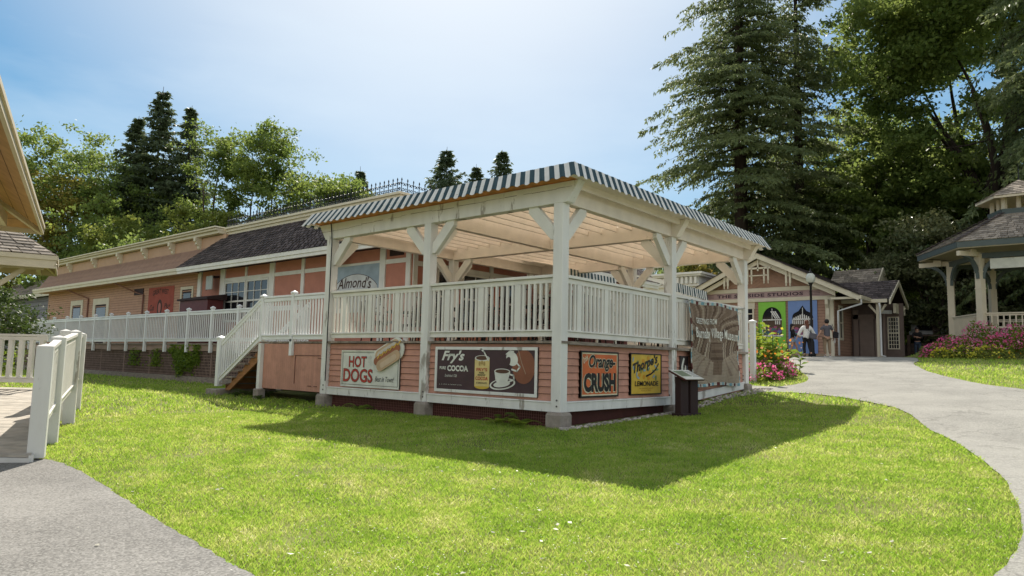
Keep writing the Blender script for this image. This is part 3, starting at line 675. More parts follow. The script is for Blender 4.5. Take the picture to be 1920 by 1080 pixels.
for i in range(nx):
    for j in range(ny):
        u, v = (i+.5)/nx, (j+.5)/ny; x0,x1,y0,y1 = i/nx*BW,(i+1)/nx*BW,j/ny*BH,(j+1)/ny*BH
        if v > .965 or v < .03 or u < .014 or u > .986:
            s_ = int(((u if (v > .955 or v < .03) else v*.7))*22); m = air[(2,0,2,1)[s_ % 4]]
        else:
            cx, cy = .47, .50; dx, dy = u-cx, (v-cy); r_ = math.hypot(dx*1.1, dy); an = math.atan2(dy, dx)
            if v > .58 and r_ > .24: m = sep[(1,2,0,2,3,1,0,2,1)[int((an*13+r_*9+math.sin(v*23)*.8)) % 9]]
            elif r_ < .24 and v > .52: m = sep[1 if r_ > .19 else 2] if int(u*30+v*8) % 5 else sep[3]
            elif v > .26+abs(u-.5)*.42: m = sep[(3,0,1,0,4,1)[int(u*34+math.sin(v*6)*2) % 6]] if (u < .40 or u > .6) else sep[(0,1,1)[int(v*30)%3]]
            else: m = sep[3 if int((u-.5)*14/(1.2-v*2.2)+40) % 4 else 2] if (.44 > u or u > .58) else sep[1]
            if v < .12: m = sep[3]
        b.face([pl.P(x0,y0),pl.P(x1,y0),pl.P(x1,y1),pl.P(x0,y1)], m)
o = b.build('cloth', None, t, smooth=True); q = o.modifiers.new('s','SOLIDIFY'); q.thickness = .004; q.offset = -1
b = MB(); pl.text(b,'GREETINGS FROM',.18,1.42,1.15,.13,.055,sw_,.1,.01,spacing=1.1); pl.text(b,'Burnaby Village Museum',.12,1.03,2.45,.30,.055,sw_,0,.015,spacing=1.08); b.build('lettering', None, t)
b = MB(); b.tube([(.06,4.62,2.24),(.05,4.9,2.31)],.006,5); b.tube([(.07,7.36,2.26),(-.0,8.05,2.34)],.006,5); b.build('rope', iron, t)
# carved white figure painted on a small board behind the podium
pl = Plane((-.05,4.50,.62),(0,1,0),(0,0,1)); t = empty('painted_cutout', (0,0,0), 0, 'small black and white painted cutout beside the banner', 'sign')
b = MB(); pl.rect(b,.0,-.1,.38,.42,.0,flat('dark_board',(.04,.03,.03)),.015); pl.poly(b, [(.02,.0),(.05,.22),(.14,.38),(.20,.36),(.12,.20),(.14,.06),(.10,0)],.004,sw_); pl.poly(b, [(.17,.05),(.22,.22),(.27,.20),(.28,.05)],.004,sw_); pl.poly(b, [(.29,.02),(.33,.25),(.37,.05)],.004,flat('grey_paint',(.25,.25,.3))); b.build('board', None, t)

# interpretive podium
t = empty('information_podium', (.55,3.55,gh(.62,3.45)), R(-6), 'black two legged information stand with tilted white panel', 'information stand')
for s_ in (-.18,.18):
    b = MB(); b.box((-.06,s_-.14,-.05),(.08,s_+.14,.78)); b.box((-.12,s_-.16,-.05),(.14,s_+.16,.06)); b.build('leg', dark, t, bevel=.008)
b = MB(); b.box((-.05,-.27,.02),(.03,.27,.12)); b.build('foot_rail', dark, t)
b = MB(); b.hexa([(.18,-.36,.71),(.18,.36,.71),(-.18,.36,.88),(-.18,-.36,.88),(.22,-.36,.73),(.22,.36,.73),(-.18,.36,.91),(-.18,-.36,.91)]); b.build('top_tray', mat('maroon_paint',(.07,.02,.02),.5), t)
b = MB(); b.hexa([(.21,-.34,.736),(.21,.34,.736),(-.17,.34,.908),(-.17,-.34,.908),(.213,-.34,.744),(.213,.34,.744),(-.167,.34,.916),(-.167,-.34,.916)],sw_)
b.hexa([(.10,-.30,.793),(.10,.05,.793),(-.12,.05,.892),(-.12,-.30,.892),(.102,-.30,.799),(.102,.05,.799),(-.118,.05,.898),(-.118,-.30,.898)],flat('photo_green',(.20,.24,.16)))
for k in range(5): z = .79+k*.022; b.hexa([(.11-k*.049,.10,z-.002),(.11-k*.049,.32,z-.002),(.095-k*.049,.32,z+.005),(.095-k*.049,.10,z+.005),(.113-k*.049,.10,z+.006),(.113-k*.049,.32,z+.006),(.098-k*.049,.32,z+.012),(.098-k*.049,.10,z+.012)],flat('grey_text',(.3,.3,.3)))
b.build('panel', None, t)
# river rock border
V = []; mb = MB()
for i in range(900):
    y = rnd.uniform(-.15,8.6); wd = .16+.30*sm(3,8,y); x = .08+rnd.uniform(0,wd); s_ = rnd.uniform(.018,.05); z = gh(x,y)+s_*.35
    if .3 < x < 1 and 3 < y < 3.9: continue
    c = (x,y,z); a = rnd.uniform(.6,1.2); h = rnd.uniform(.45,.7); rr = rnd.uniform(0,6)
    P = [(x+math.cos(rr+k*math.pi/3)*s_*a*rnd.uniform(.8,1.1), y+math.sin(rr+k*math.pi/3)*s_*rnd.uniform(.8,1.1), z-s_*.1) for k in range(6)]
    Q = [(x+(p[0]-x)*.6, y+(p[1]-y)*.6, z+s_*h) for p in P]; n = len(mb.v); mb.v += P+Q
    mb.f.append(tuple(n+6+k for k in range(6))); mb.m.append(0)
    for k in range(6): mb.f.append((n+k,n+(k+1)%6,n+6+(k+1)%6,n+6+k)); mb.m.append(0)
tag(mb.build('river_rocks', stone, smooth=False), 'pale river rocks lining the foot of the pavilion', kind='stuff')
b = MB()      # timber edging
pts = smooth_line([(.42,1.0),(.36,3.0),(.55,4.6),(.68,6.3),(.55,8.3)],4)
# ------------------------------------------------------------------ landing and stairs
ST = empty('deck_stairs', (0,0,0), 0, 'wooden stairs with white railing rising to the landing', 'stairs')
b = MB()
x = -9.66
while x < -6.9: b.box((x,.10+rnd.uniform(-.01,.01),1.16),(x+.134,2.3,1.205)); x += .14
b.build('landing_floor', greyw, ST)
b = MB(); x = -9.52
while x < -6.87:
    b.box((x,.112,.02),(x+.086,.13,1.15)); x += .089
b.box((-9.52,.13,.02),(-6.87,.15,1.15)); b.build('tongue_and_groove_panel', pinks, ST)
b = MB()
for q in ((-8.08,.100,.86,-7.04,.111,.875),(-8.08,.100,.18,-8.065,.111,.86),(-7.12,.095,.80,-7.0,.111,.815),(-7.50,.095,.14,-7.36,.111,.155),(-7.25,.095,.14,-7.12,.111,.155)): b.box((q[0],q[1],q[2]),(q[3],q[4],q[5]))
b.build('hatch_seams', flat('seam_brown',(.13,.05,.035)), ST)
for x in (-9.66,):
    b = MB(); b.box((x,.02,0),(x+.13,.15,1.16)); b.build('support_post', wpost, ST, bevel=.004)
    f = MB(); f.box((x-.05,-.03,-.4),(x+.18,.2,-.002)); f.build('footing', concr, ST, bevel=.02)
b = MB(); b.box((-8.26,.03,.86),(-8.15,.10,1.26)); b.build('rail_bracket', vinyl, ST)
def newel(x,y,z0,z1,w=.10,par=ST,m=vinyl,name='newel_post'):
    b = MB(); b.box((x-w/2,y-w/2,z0),(x+w/2,y+w/2,z1-.09)); b.box((x-w*.68,y-w*.68,z1-.09),(x+w*.68,y+w*.68,z1-.045)); k = w*.62
    n = [(x-k,y-k,z1-.045),(x+k,y-k,z1-.045),(x+k,y+k,z1-.045),(x-k,y+k,z1-.045)]
    for i in range(4): b.face([n[i],n[(i+1)%4],(x,y,z1)])
    return b.build(name, m, par, bevel=.003)
newel(-9.62,.08,1.2,2.44); newel(-8.22,.08,1.2,2.47)
railing(ST,(-9.56,.08),(-8.28,.08),1.24,2.36,sp=.108,wide=0,m=vinyl,bw=.032,cap=.08); railing(ST,(-8.16,.08),(-6.88,.08),1.24,2.36,sp=.108,wide=0,m=vinyl,bw=.032,cap=.08)
newel(-11.72,.08,-.02,1.37,.15)
railing(ST,(-11.64,.08),(-9.68,.08),.09,1.22,z1b=1.22,z1t=2.34,sp=.108,wide=0,m=vinyl,bw=.032,cap=.08,name='stair_railing')
newel(-11.72,1.5,-.02,1.37,.15); railing(ST,(-11.64,1.5),(-9.68,1.5),.09,1.22,z1b=1.22,z1t=2.34,sp=.108,wide=0,m=vinyl,bw=.032,cap=.08,name='stair_railing')
b = MB(); n = 7; x0, x1 = -11.55, -9.66; rs = (1.16+.12)/n; rn_ = (x1-x0)/(n-1)
for i in range(n-1):
    xx = x0+i*rn_; zz_ = -.10+(i+1)*rs; b.box((xx-.03,.03,zz_-.04),(xx+.14,1.6,zz_)); b.box((xx+.143,.03,zz_-.04),(xx+rn_+.0,1.6,zz_))
b.build('treads', greyw, ST)
for y in (.16,1.45):
    b = MB(); P = [(-11.5,-.12),(-11.25,-.12),(-9.6,.85),(-9.6,1.15)]
    b.prism([(p[0],y,p[1]) for p in P], (0,.05,0)); b.build('stringer', newwood, ST)
b = MB()
for i in range(n-1): xx = x0+i*rn_; zz_ = -.10+(i+1)*rs; b.box((xx+.0,.20,zz_-rs),(xx+.02,1.5,zz_-.04))
b.build_each('riser', newwood, ST)
b = MB(); b.box((-12.05,-.1,-.45),(-11.45,1.7,-.10)); b.build('concrete_pad', concr, ST, bevel=.01)

# ------------------------------------------------------------------ the long side deck with its railing and lattice
DK = empty('side_deck', (0,0,0), 0, 'long raised deck with white railing and brown lattice skirt', 'deck')
b = MB(); b.box((-38.5,2.12,1.17),(-9.3,3.45,1.22)); b.box((-9.3,2.3,1.171),(-6.9,3.45,1.221)); b.build('deck_floor', greyw, DK)
b = MB(); b.box((-38.5,2.16,.95),(-9.7,2.20,1.165)); b.build('rim_beam', mat('stained_beam',(.27,.19,.15),.9,.3,3,stretch=(.3,1,2)), DK)
b = MB()
x = -38.3
while x < -9.9: b.box((x,2.206,.05),(x+.028,2.214,.94)); x += .10
z = .08
while z < .94: b.box((-38.4,2.215,z),(-9.8,2.222,z+.026)); z += .10
b.build('lattice', lattm, DK)
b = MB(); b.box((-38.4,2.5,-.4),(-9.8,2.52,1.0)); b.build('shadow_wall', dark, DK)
b = MB(); b.box((-38.5,2.15,-.35),(-11.9,2.20,.05)); b.build('base_board', greyw, DK)
xs_ = [-12.79,-14.55,-16.32,-18.08,-19.84,-21.6,-23.36,-25.1,-26.85,-28.6,-30.35,-32.1,-33.85,-35.6,-37.3]
for i,x in enumerate(xs_):
    newel(x,2.10,.90,2.50,.10,DK)
    if i: railing(DK,(xs_[i-1]-.05,2.10),(x+.05,2.10),1.27,2.36,sp=.135,wide=0,m=vinyl,bw=.032,cap=.08)
railing(DK,(-12.74,2.10),(-11.2,2.10),1.27,2.36,sp=.135,wide=0,m=vinyl,bw=.032,cap=.08)
b = MB()
x = -38.4
while x < -9.8: b.box((x,2.20,.0),(x+.06,2.235,.96)); x += 2.44
b.build('lattice_batten', lattm, DK)

# ------------------------------------------------------------------ main building
MBD = empty('long_building', (0,0,0), 0, 'long salmon and tan building behind the deck with shingled roof and iron cresting', 'building')
XL, XM, XR, YW = -38.0, -20.3, -7.77, 3.5
siding(MBD,(XL,YW),(XM,YW),(0,-1),1.2,4.15,tan,step=.115,th=.018,name='tan_wall')
b = MB(); b.box((XM+.2,YW,1.2),(XR,YW+.12,4.3)); b.box((XR-.12,YW+.12,1.2),(XR,16.5,4.3)); b.build('salmon_wall', pinkw, MBD)
b = MB(); b.box((XL,YW+.02,0),(XM+.2,13.0,4.2)); b.box((XM+.2,YW+.14,0),(XR-.14,16.4,4.25)); b.build('inner_walls', tanb, MBD)
# clapboard parapet on the left part: leaning board roof, flat band, cornice with brackets
b = MB(); n = 11
for i in range(n):
    t0, t1 = i/n, (i+1)/n; z0,z1 = 4.24+.74*t0, 4.24+.74*t1+.01; y0,y1 = 2.98+.42*t0, 2.98+.42*t1
    b.hexa([(XL,y0-.02,z0),(XM+2.0,y0-.02,z0),(XM+2.0,y0+.05,z0),(XL,y0+.05,z0),(XL,y1-.004,z1),(XM+2.0,y1-.004,z1),(XM+2.0,y1+.05,z1),(XL,y1+.05,z1)])
b.build('parapet_boards', mat('brown_clapboard',(.30,.185,.13),.8,.1,4,island=.08), MBD)
b = MB(); b.box((XL,3.42,4.98),(XM+2.0,3.9,5.42)); b.build('parapet_band', tanb, MBD)
b = MB(); b.box((XL-.15,3.22,5.45),(XM+1.75,4.0,5.56)); b.box((XL-.25,3.12,5.565),(XM+1.75,4.0,5.64)); b.box((XL-.3,3.05,5.645),(XM+1.78,4.0,5.70)); b.build('cornice', ctrim, MBD, bevel=.01)
for px_x in (-34.6,-31.2,-28.1,-25.35,-22.7,-20.4):
    b = MB(); P = [(3.42,5.45),(3.16,5.45),(3.16,5.30),(3.24,5.26),(3.22,5.18),(3.32,5.12),(3.33,5.02),(3.42,4.95)]
    b.prism([(px_x,p[0],p[1]) for p in P], (.16,0,0)); b.build('bracket', ctrim, MBD)
# eaves
b = MB(); b.box((XL-.6,2.86,3.98),(XM-.45,2.93,4.10)); b.box((XL-.6,2.83,4.10),(XM-.45,2.93,4.22)); b.build('eave_gutter', ctrim, MBD, bevel=.008)
b = MB(); b.box((XL-.5,2.93,4.02),(XM+.0,YW,4.06)); b.build('eave_soffit', tanb, MBD)
# shingled mansard on the right part
EY, EX = 2.80, XR+.7
b = MB(); b.box((XM-.4,EY-.06,3.95),(EX+.06,EY,4.06)); b.box((XM-.4,EY-.09,4.06),(EX+.09,EY,4.19)); b.box((EX,EY,3.95),(EX+.06,16.5,4.06)); b.box((EX,EY,4.06),(EX+.09,16.5,4.19)); b.build('eave_fascia', white, MBD, bevel=.006)
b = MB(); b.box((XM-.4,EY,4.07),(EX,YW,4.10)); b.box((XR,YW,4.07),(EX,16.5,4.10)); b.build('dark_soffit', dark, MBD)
def shingles(name, par, a0, a1, b0, b1, m, rows, sw=.2, th=.02, seed=1):
    """courses of shingles on the sloping face a0-a1 (eave) to b0-b1 (top)"""
    r2 = random.Random(seed); a0,a1,b0,b1 = map(Vector,(a0,a1,b0,b1)); nrm = (a1-a0).cross(b0-a0).normalized()
    if nrm.z < 0: nrm = -nrm
    mb = MB()
    for i in range(rows):
        t0, t1 = i/rows, min(1,(i+1.25)/rows); l0,l1 = a0.lerp(b0,t0), a1.lerp(b1,t0); u0,u1 = a0.lerp(b0,t1), a1.lerp(b1,t1)
        L = (l1-l0).length
        if L < .05: continue
        n = max(1,int(L/sw)); off = r2.random()
        cuts = [0]+sorted(min(.999,max(.001,(k+off+r2.uniform(-.25,.25))/n)) for k in range(n))+[1]
        for c0,c1 in zip(cuts[:-1],cuts[1:]):
            if c1-c0 < .002: continue
            dz = r2.uniform(0,.012); j = r2.uniform(-.012,.012)
            e = (l0-u0).normalized()*j
            A,B,C_,D = l0.lerp(l1,c0+.003)+e, l0.lerp(l1,c1-.003)+e, u0.lerp(u1,c1-.003), u0.lerp(u1,c0+.003)
            mb.hexa([A,B,C_,D,A+nrm*(th+dz),B+nrm*(th+dz),C_+nrm*.004,D+nrm*.004])
    return mb.build(name, m, par)
TY, TX = 3.55, XR-.7; TZ = 5.42
shingles('shingle_roof', MBD, (XM-.45,EY-.1,4.19),(EX+.1,EY-.1,4.19),(XM+1.9,TY,TZ),(TX,TY,TZ), shing, 12, .22)
shingles('shingle_roof', MBD, (EX+.1,EY-.1,4.19),(EX+.1,16.5,4.19),(TX,TY,TZ),(TX,16.5,TZ), shing, 12, .22, seed=2)
b = MB(); b.face([(XM-.4,EY+.0,4.18),(EX,EY,4.18),(TX,TY+.05,TZ),(XM+1.9,TY+.05,TZ)]); b.face([(EX,EY,4.18),(EX,16.4,4.18),(TX-.05,16.4,TZ),(TX-.05,TY,TZ)]); b.face([(XM-.4,EY+.01,4.18),(XM+1.9,TY,TZ),(XM+1.9,4.2,TZ),(XM-.4,4.2,4.18)]); b.face([(XM,TY,TZ),(TX,TY,TZ),(TX,16.4,TZ),(XM,16.4,TZ)]); b.build('roof_deck', dark, MBD)
b = MB()
for d,z0,z1 in ((.02,5.40,5.50),(.08,5.502,5.60),(.14,5.602,5.68)):
    b.box((XM+1.85,TY-d,z0),(TX+d,TY+.3,z1)); b.box((TX-.3,TY+.301,z0),(TX+d,16.4,z1))
b.build('roof_cornice', ctrim, MBD, bevel=.006)
# iron cresting: one unit of two scrolls and a spike, repeated
unit = []
def arcp(cx,cz,r0,r1,t0,t1,n=9): return [(cx+(r0+(r1-r0)*i/(n-1))*math.cos(t0+(t1-t0)*i/(n-1)), cz+(r0+(r1-r0)*i/(n-1))*math.sin(t0+(t1-t0)*i/(n-1))) for i in range(n)]
def crest(b, O, d):
    O = Vector(O); d = Vector(d)
    def P(x,z): return O+d*x+Vector((0,0,z))
    b.tube([P(0,0),P(0,.36)],.012,4); b.tube([P(0,.34),P(0,.37),P(0,.40),P(0,.44)],[.010,.024,.018,.003],5)
    for s_ in (-1,1):
        b.tube([P(s_*x,z) for x,z in arcp(.06,.10,.055,.015,-math.pi/2-.8,math.pi*1.2)],.0115,4,caps=False)
        b.tube([P(s_*x,z) for x,z in arcp(.07,.24,.06,.012,math.pi,-math.pi*.9)],.0115,4,caps=False)
b = MB(); x = XM+1.95
while x < TX: crest(b,(x,TY-.05,5.68),(1,0,0)); x += .20
b.box((XM+1.9,TY-.06,5.69),(TX,TY-.04,5.705)); b.build('iron_cresting', iron, MBD)
b = MB(); y = TY
while y < 14: crest(b,(TX+.05,y,5.68),(0,1,0)); y += .23
b.box((TX+.04,TY,5.69),(TX+.06,14,5.705)); b.build('iron_cresting', iron, MBD)
# white battens and bands
b = MB(); y0 = YW-.035
for x0,x1,z0,z1 in ((-18.62,-18.27,1.2,4.07),(-15.15,-14.84,1.2,4.07),(-16.80,-16.68,3.72,4.05),(-13.20,-13.03,1.2,4.07),(-9.15,-8.90,1.2,4.07),(-7.99,-7.80,1.2,4.07),(-20.42,-20.15,1.2,4.07)): b.box((x0,y0-.012,z0),(x1,YW+.01,z1))
for x0,x1 in ((-18.27,-15.15),(-14.84,-13.20),(-13.03,-9.15),(-8.90,-7.99)): b.box((x0,y0,3.58),(x1,YW+.01,3.71))
b.build_each('white_batten', white, MBD)
b = MB()
for y_ in (3.52,6.75,9.6,12.5): b.box((XR-.01,y_,1.2),(XR+.045,y_+.16,4.06))
b.box((XR-.01,3.68,3.48),(XR+.035,16.4,3.62)); b.build_each('white_batten', white, MBD)
def window(par, x0,x1,z0,z1, y, cols, rows, fm=white, fr=.07, dirx=True, name='window'):
    """sash window on a wall facing -Y (dirx) or +X"""
    def B(mb,a0,a1,d0,d1,c0,c1):
        if dirx: mb.box((a0,y-d1,c0),(a1,y-d0,c1))
        else: mb.box((y+d0,a0,c0),(y+d1,a1,c1))
    f = MB(); B(f,x0,x0+fr,0,.05,z0,z1); B(f,x1-fr,x1,0,.05,z0,z1); B(f,x0+fr,x1-fr,0,.05,z1-fr,z1); B(f,x0+fr,x1-fr,0,.06,z0,z0+fr)
    zm = (z0+z1)/2; B(f,x0+fr,x1-fr,0,.045,zm-.03,zm+.03)
    w_ = x1-x0-2*fr
    for i in range(1,cols): xx = x0+fr+w_*i/cols; B(f,xx-.012,xx+.012,0,.035,z0+fr,z1-fr)
    for h0,h1 in ((z0+fr,zm),(zm,z1-fr)):
        for j in range(1,rows): zz_ = h0+(h1-h0)*j/rows; B(f,x0+fr,x1-fr,0,.034,zz_-.012,zz_+.012)
    o = f.build(name, fm, par); g = MB(); B(g,x0+.02,x1-.02,.0,.012,z0+.02,z1-.02); g.build('pane', glass, o); return o
window(MBD,-18.25,-16.72,2.05,3.57,YW,3,2); window(MBD,-16.68,-15.17,2.05,3.57,YW,3,2)
window(MBD,4.45,5.35,1.9,3.47,XR,2,1,dirx=False); window(MBD,5.50,6.70,1.9,3.47,XR,2,1,dirx=False); window(MBD,7.3,8.6,1.9,3.47,XR,2,1,dirx=False)
def door(par, x0,x1,z1,y,fm,pm,fr=.12):
    f = MB(); f.box((x0,y-.05,1.2),(x0+fr,y+.02,z1)); f.box((x1-fr,y-.05,1.2),(x1,y+.02,z1)); f.box((x0+fr,y-.05,z1-fr),(x1-fr,y+.02,z1)); o = f.build('door_frame', fm, par)
    p = MB(); p.box((x0+fr,y-.02,1.2),(x1-fr,y,z1-fr)); d = p.build('door', pm, o)
    g = MB(); g.box((x0+fr+.12,y-.028,2.0),(x1-fr-.12,y-.021,z1-fr-.15)); g.build('door_pane', glass, d) if False else g.build('pane', glass, o); return o
door(MBD,-21.85,-20.75,3.56,YW,ctrim,dark); door(MBD,-31.25,-29.26,3.44,YW,ctrim,dark,.30); door(MBD,-34.34,-32.63,3.46,YW,ctrim,dark,.25)
b = MB()
for x0,x1,z0,z1 in ((-26.43,-25.47,3.42,3.70),): b.box((x0,YW-.05,z0),(x1,YW-.01,z1))
b.build('vent', dark, MBD)
b = MB()
for pts in ([(-33.6,2.9,4.0),(-32.4,3.42,3.6),(-31.9,3.44,3.5),(-31.9,3.44,1.3)],[(-27.4,2.9,4.0),(-26.2,3.42,3.55),(-25.35,3.42,3.4),(-25.35,3.42,1.3)]): b.tube(pts,.035,6)
b.build_each('drainpipe', flat('brown_pipe',(.20,.09,.06)), MBD, nf=20)
b = MB(); b.lathe((-23.0,4.6,5.6),[(.16,0),(.16,.25),(.30,.27),(.30,.36),(.05,.42)],12); b.build('roof_vent', flat('galvanised',(.45,.45,.43)), MBD, smooth=False)
for x0,x1,z0,z1,nm in ((-19.17,-18.70,3.30,3.82,0),(-11.12,-10.6,3.70,4.08,1)):
    b = MB(); b.box((x0,YW-.32,z0),(x1,YW-.28,z1),flat('poster_grey',(.40,.42,.40))); b.box((x0-.02,YW-.30,z0-.02),(x0+.0,YW-.27,z1+.02),dark); b.box((x0,YW-.275,z1-.05),(x1,YW-.02,z1),dark); b.build('hanging_sign', None, MBD)
b = MB(); b.box((-8.72,YW-.04,3.80),(-8.13,YW,3.98)); b.build('louvre', dark, MBD)
# painted advertisement on the tan wall
pl = Plane((-24.92,YW-.03,2.25),(1,0,0),(0,0,1)); t = empty('painted_wall_sign', (0,0,0), 0, 'faded red sign painted on the tan wall beside the door', 'sign')
fr_ = flat('faded_red',(.33,.085,.06),.9); fk = flat('faded_black',(.07,.04,.035),.9)
b = MB(); pl.rect(b,0,0,2.45,1.42,.0,fr_,.01); b.build('panel', None, t); b = MB()
pl.text(b,'GREAT WEST',.42,1.05,1.55,.22,.004,fk,0,.02,arc=.08); pl.text(b,'Cut',.22,.42,.45,.25,.004,fk,.2,.02); pl.text(b,'Plug',1.62,.42,.58,.28,.004,fk,.2,.02)
pl.poly(b,ell(1.18,.52,.24,.36,24),.004,fk); pl.poly(b,ell(1.18,.52,.13,.22,20),.007,flat('faded_pink',(.42,.16,.13),.9)); b.build('lettering', None, t)
# pale parlour sign
pl = Plane((-11.40,YW-.04,2.2),(1,0,0),(0,0,1)); t = empty('almond_parlour_sign', (0,0,0), 0, "pale blue and white sign reading Almond's on the salmon wall", 'sign')
b = MB(); pw = flat('pale_grey_white',(.56,.57,.56)); pb = flat('pale_blue_grey',(.30,.37,.42))
pl.rect(b,0,0,2.24,1.44,0,pb,.03); pl.poly(b,[(0,0),(2.24,0)]+[(x,y) for x,y in ell(1.12,.35,1.25,.82,20,0,.15,math.pi-.15) if 0<=x<=2.24],.003,pw); b.build('panel', None, t)
b = MB(); arc_ = [(x,y) for x,y in ell(1.12,.35,1.25,.82,26,0,.1,math.pi-.1) if 0<=x<=2.24]; pl.line(b,arc_,.015,.006,fk)
pl.text(b,"Almond's",.24,.72,1.66,.34,.008,fk,.25,.01,R(-1),.05); pl.poly(b,ell(.55,.38,.24,.28,20),.008,flat('cameo_grey',(.14,.11,.12))); pl.poly(b,ell(.55,.36,.12,.16,16),.010,flat('cameo_brown',(.25,.18,.15))); pl.text(b,'ICE CREAM',1.25,.48,.5,.05,.008,fk); b.build('lettering', None, t)
b = MB(); t = empty('red_bin', (-18.95,2.95,1.22), 0, 'dark red covered cart standing against the building by the railing', 'cart')
b.box((-1.1,-.3,.0),(1.1,.3,1.62)); b.build('body', flat('dark_red_paint',(.12,.03,.03)), t); b = MB(); b.prism([(-1.2,-.38,1.63),(-1.2,.38,1.63),(-1.2,.38,1.86),(-1.2,-.38,1.70)],(2.4,0,0)); b.build('lid', dark, t)
# ------------------------------------------------------------------ near left deck, ramp rail and canopy roofs
e1 = Vector((-.925,.38,0)); g1 = Vector((-.76,-.65,0))
NL = empty('entrance_deck', (0,0,0), 0, 'weathered timber deck with thick white posts at the left edge', 'deck')
def onb(p, z): return Vector((p[0],p[1],z))
A0 = Vector((-3.05,-6.72,0)); B0 = Vector((-7.35,-4.80,0)); C0 = Vector((-11.6,-3.95,0))
b = MB(); nb = 60; zA, zB = -.455, -.05
for i in range(nb):
    t0,t1 = i/nb, (i+.93)/nb
    def Q(t):
        p = A0.lerp(C0,t); return onb(p,zA+(zB-zA)*t), onb(p+g1*7.0,zA+(zB-zA)*t)
    a,c = Q(t0); d,f = Q(t1); up = Vector((0,0,.03+rnd.uniform(0,.003)))
    b.hexa([a,d,f,c,a+up,d+up,f+up,c+up])
b.build('deck_boards', mat('sunbleached_boards',(.45,.41,.35),.85,.2,5,.2,50,island=.12), NL)
b = MB(); b.bar(onb(A0,-.50),onb(C0,-.12),.05,.14); b.bar(onb(A0,-.52),onb(A0+g1*7,-.52),.05,.12); b.build('deck_fascia', wpost, NL)
def bigpost(x,y,z0,z1,w,rz):
    b = MB(); b.cbox((x,y,(z0+z1)/2),w,w,z1-z0,rz); k = w/2; ca,sa = math.cos(rz),math.sin(rz)
    n = [(x+dx*ca-dy*sa,y+dx*sa+dy*ca,z1) for dx,dy in ((-k,-k),(k,-k),(k,k),(-k,k))]
    for i in range(4): b.face([n[i],n[(i+1)%4],(x,y,z1+.035)])
    return b.build('post', wpost, NL, bevel=.006)
rz = math.atan2(.38,-.925)
PTS = [(-3.28,-6.60,-.49,.90),(-4.72,-6.02,-.55,1.04),(-7.26,-4.98,-.6,1.20),(-7.90,-4.94,-.6,1.22),(-9.85,-4.03,-.6,1.22)]
for x,y,z0,z1 in PTS: bigpost(x,y,z0,z1,.185,rz)
def seg(i,j,dz=-.12):
    a,c = PTS[i],PTS[j]; railing(NL,(a[0]-.06,a[1]+.03),(c[0]+.06,c[1]-.03),a[3]-1.08,a[3]-.03,z1b=c[3]-1.08,z1t=c[3]-.03,sp=.15,wide=0,m=white,bw=.06,cap=.10)
seg(0,1); seg(1,2); seg(3,4)
railing(NL,(-11.44,-4.17),(-17.5,-9.25),.10,1.21,sp=.235,wide=0,m=white,bw=.09,cap=.09,name='far_railing')
# side rail beyond the left edge of the picture: throws the striped shadow over the boards
def hiproof(root, corner, ea, eb, la, lb, z, pitch, over_m, th=.26, rows=9, sw=.25, name='hip_roof', soff=ply, inner=1.0):
    """rectangular hip roof; corner seen; ea, eb unit directions of the two eaves from it"""
    c = Vector((corner[0],corner[1],z)); ea = Vector((*ea,0)); eb = Vector((*eb,0)); n0 = c; n1 = c+ea*la; n2 = c+ea*la+eb*lb; n3 = c+eb*lb
    s_ = min(la,lb)/2; H = s_*pitch; r0 = c+ea*s_+eb*s_; r1 = c+ea*(la-s_)+eb*(lb-s_); r0 = r0+Vector((0,0,H)); r1 = r1+Vector((0,0,H))
    up = Vector((0,0,th))
    if la >= lb: F4 = [(n0,n1,r0,r1),(n2,n3,r1,r0),(n3,n0,r0,r0),(n1,n2,r1,r1)]
    else: F4 = [(n0,n1,r0,r0),(n1,n2,r0,r1),(n2,n3,r1,r1),(n3,n0,r1,r0)]
    for k,(a,b_,d,e) in enumerate(F4):
        shingles('shingle_roof', root, a+up*1.02, b_+up*1.02, d+up, e+up, cedar, rows, sw, .03, seed=k+5)
        q = MB(); q.face([a+up*.9,b_+up*.9,e+up*.9,d+up*.9] if (e-d).length > .01 else [a+up*.9,b_+up*.9,d+up*.9]); q.build('roof_deck', dark, root)
    # soffit boards on the slope, fascia, hip rafters
    q = MB(); cen = (n0+n1+n2+n3)/4
    for a,b_,d,e in F4:
        nb_ = 12
        for i in range(nb_):
            t0,t1 = i/nb_,(i+.96)/nb_; q.face([a.lerp(d,t0)+up*.5, b_.lerp(e,t0)+up*.5, b_.lerp(e,t1)+up*.5, a.lerp(d,t1)+up*.5])
    q.build('soffit_boards', soff, root)
    q = MB()
    for a,b_ in ((n0,n1),(n1,n2),(n2,n3),(n3,n0)):
        dd = (b_-a).normalized(); o_ = Vector((dd.y,-dd.x,0)); 
        if (a+o_-cen).length < (a-cen).length: o_ = -o_
        q.bar(a+up*.5, b_+up*.5, .04, th); q.bar(a+o_*.035+up*.82-dd*.03, b_+o_*.035+up*.82+dd*.03, .035, th*.34); q.bar(a+o_*.02+up*.08-dd*.02, b_+o_*.02+up*.08+dd*.02, .03, th*.14)
    q.build('fascia', over_m, root)
    q = MB()
    for a,d in ((n0,r0),(n1,r1 if la>=lb else r0),(n2,r1),(n3,r0 if la>=lb else r1)): q.bar(a+up*.2,d+up*.2,.09,.12)
    q.build_each('hip_rafter', gazc, root)
    return n0,n1,n2,n3,r0,r1
ysoff = mat('honey_soffit_boards',(.46,.27,.12),.7,.15,4,.1,30,island=.12,trans=.0)
t = empty('entrance_canopy', (0,0,0), 0, 'canopy roof corner with boarded underside at the left edge', 'canopy')
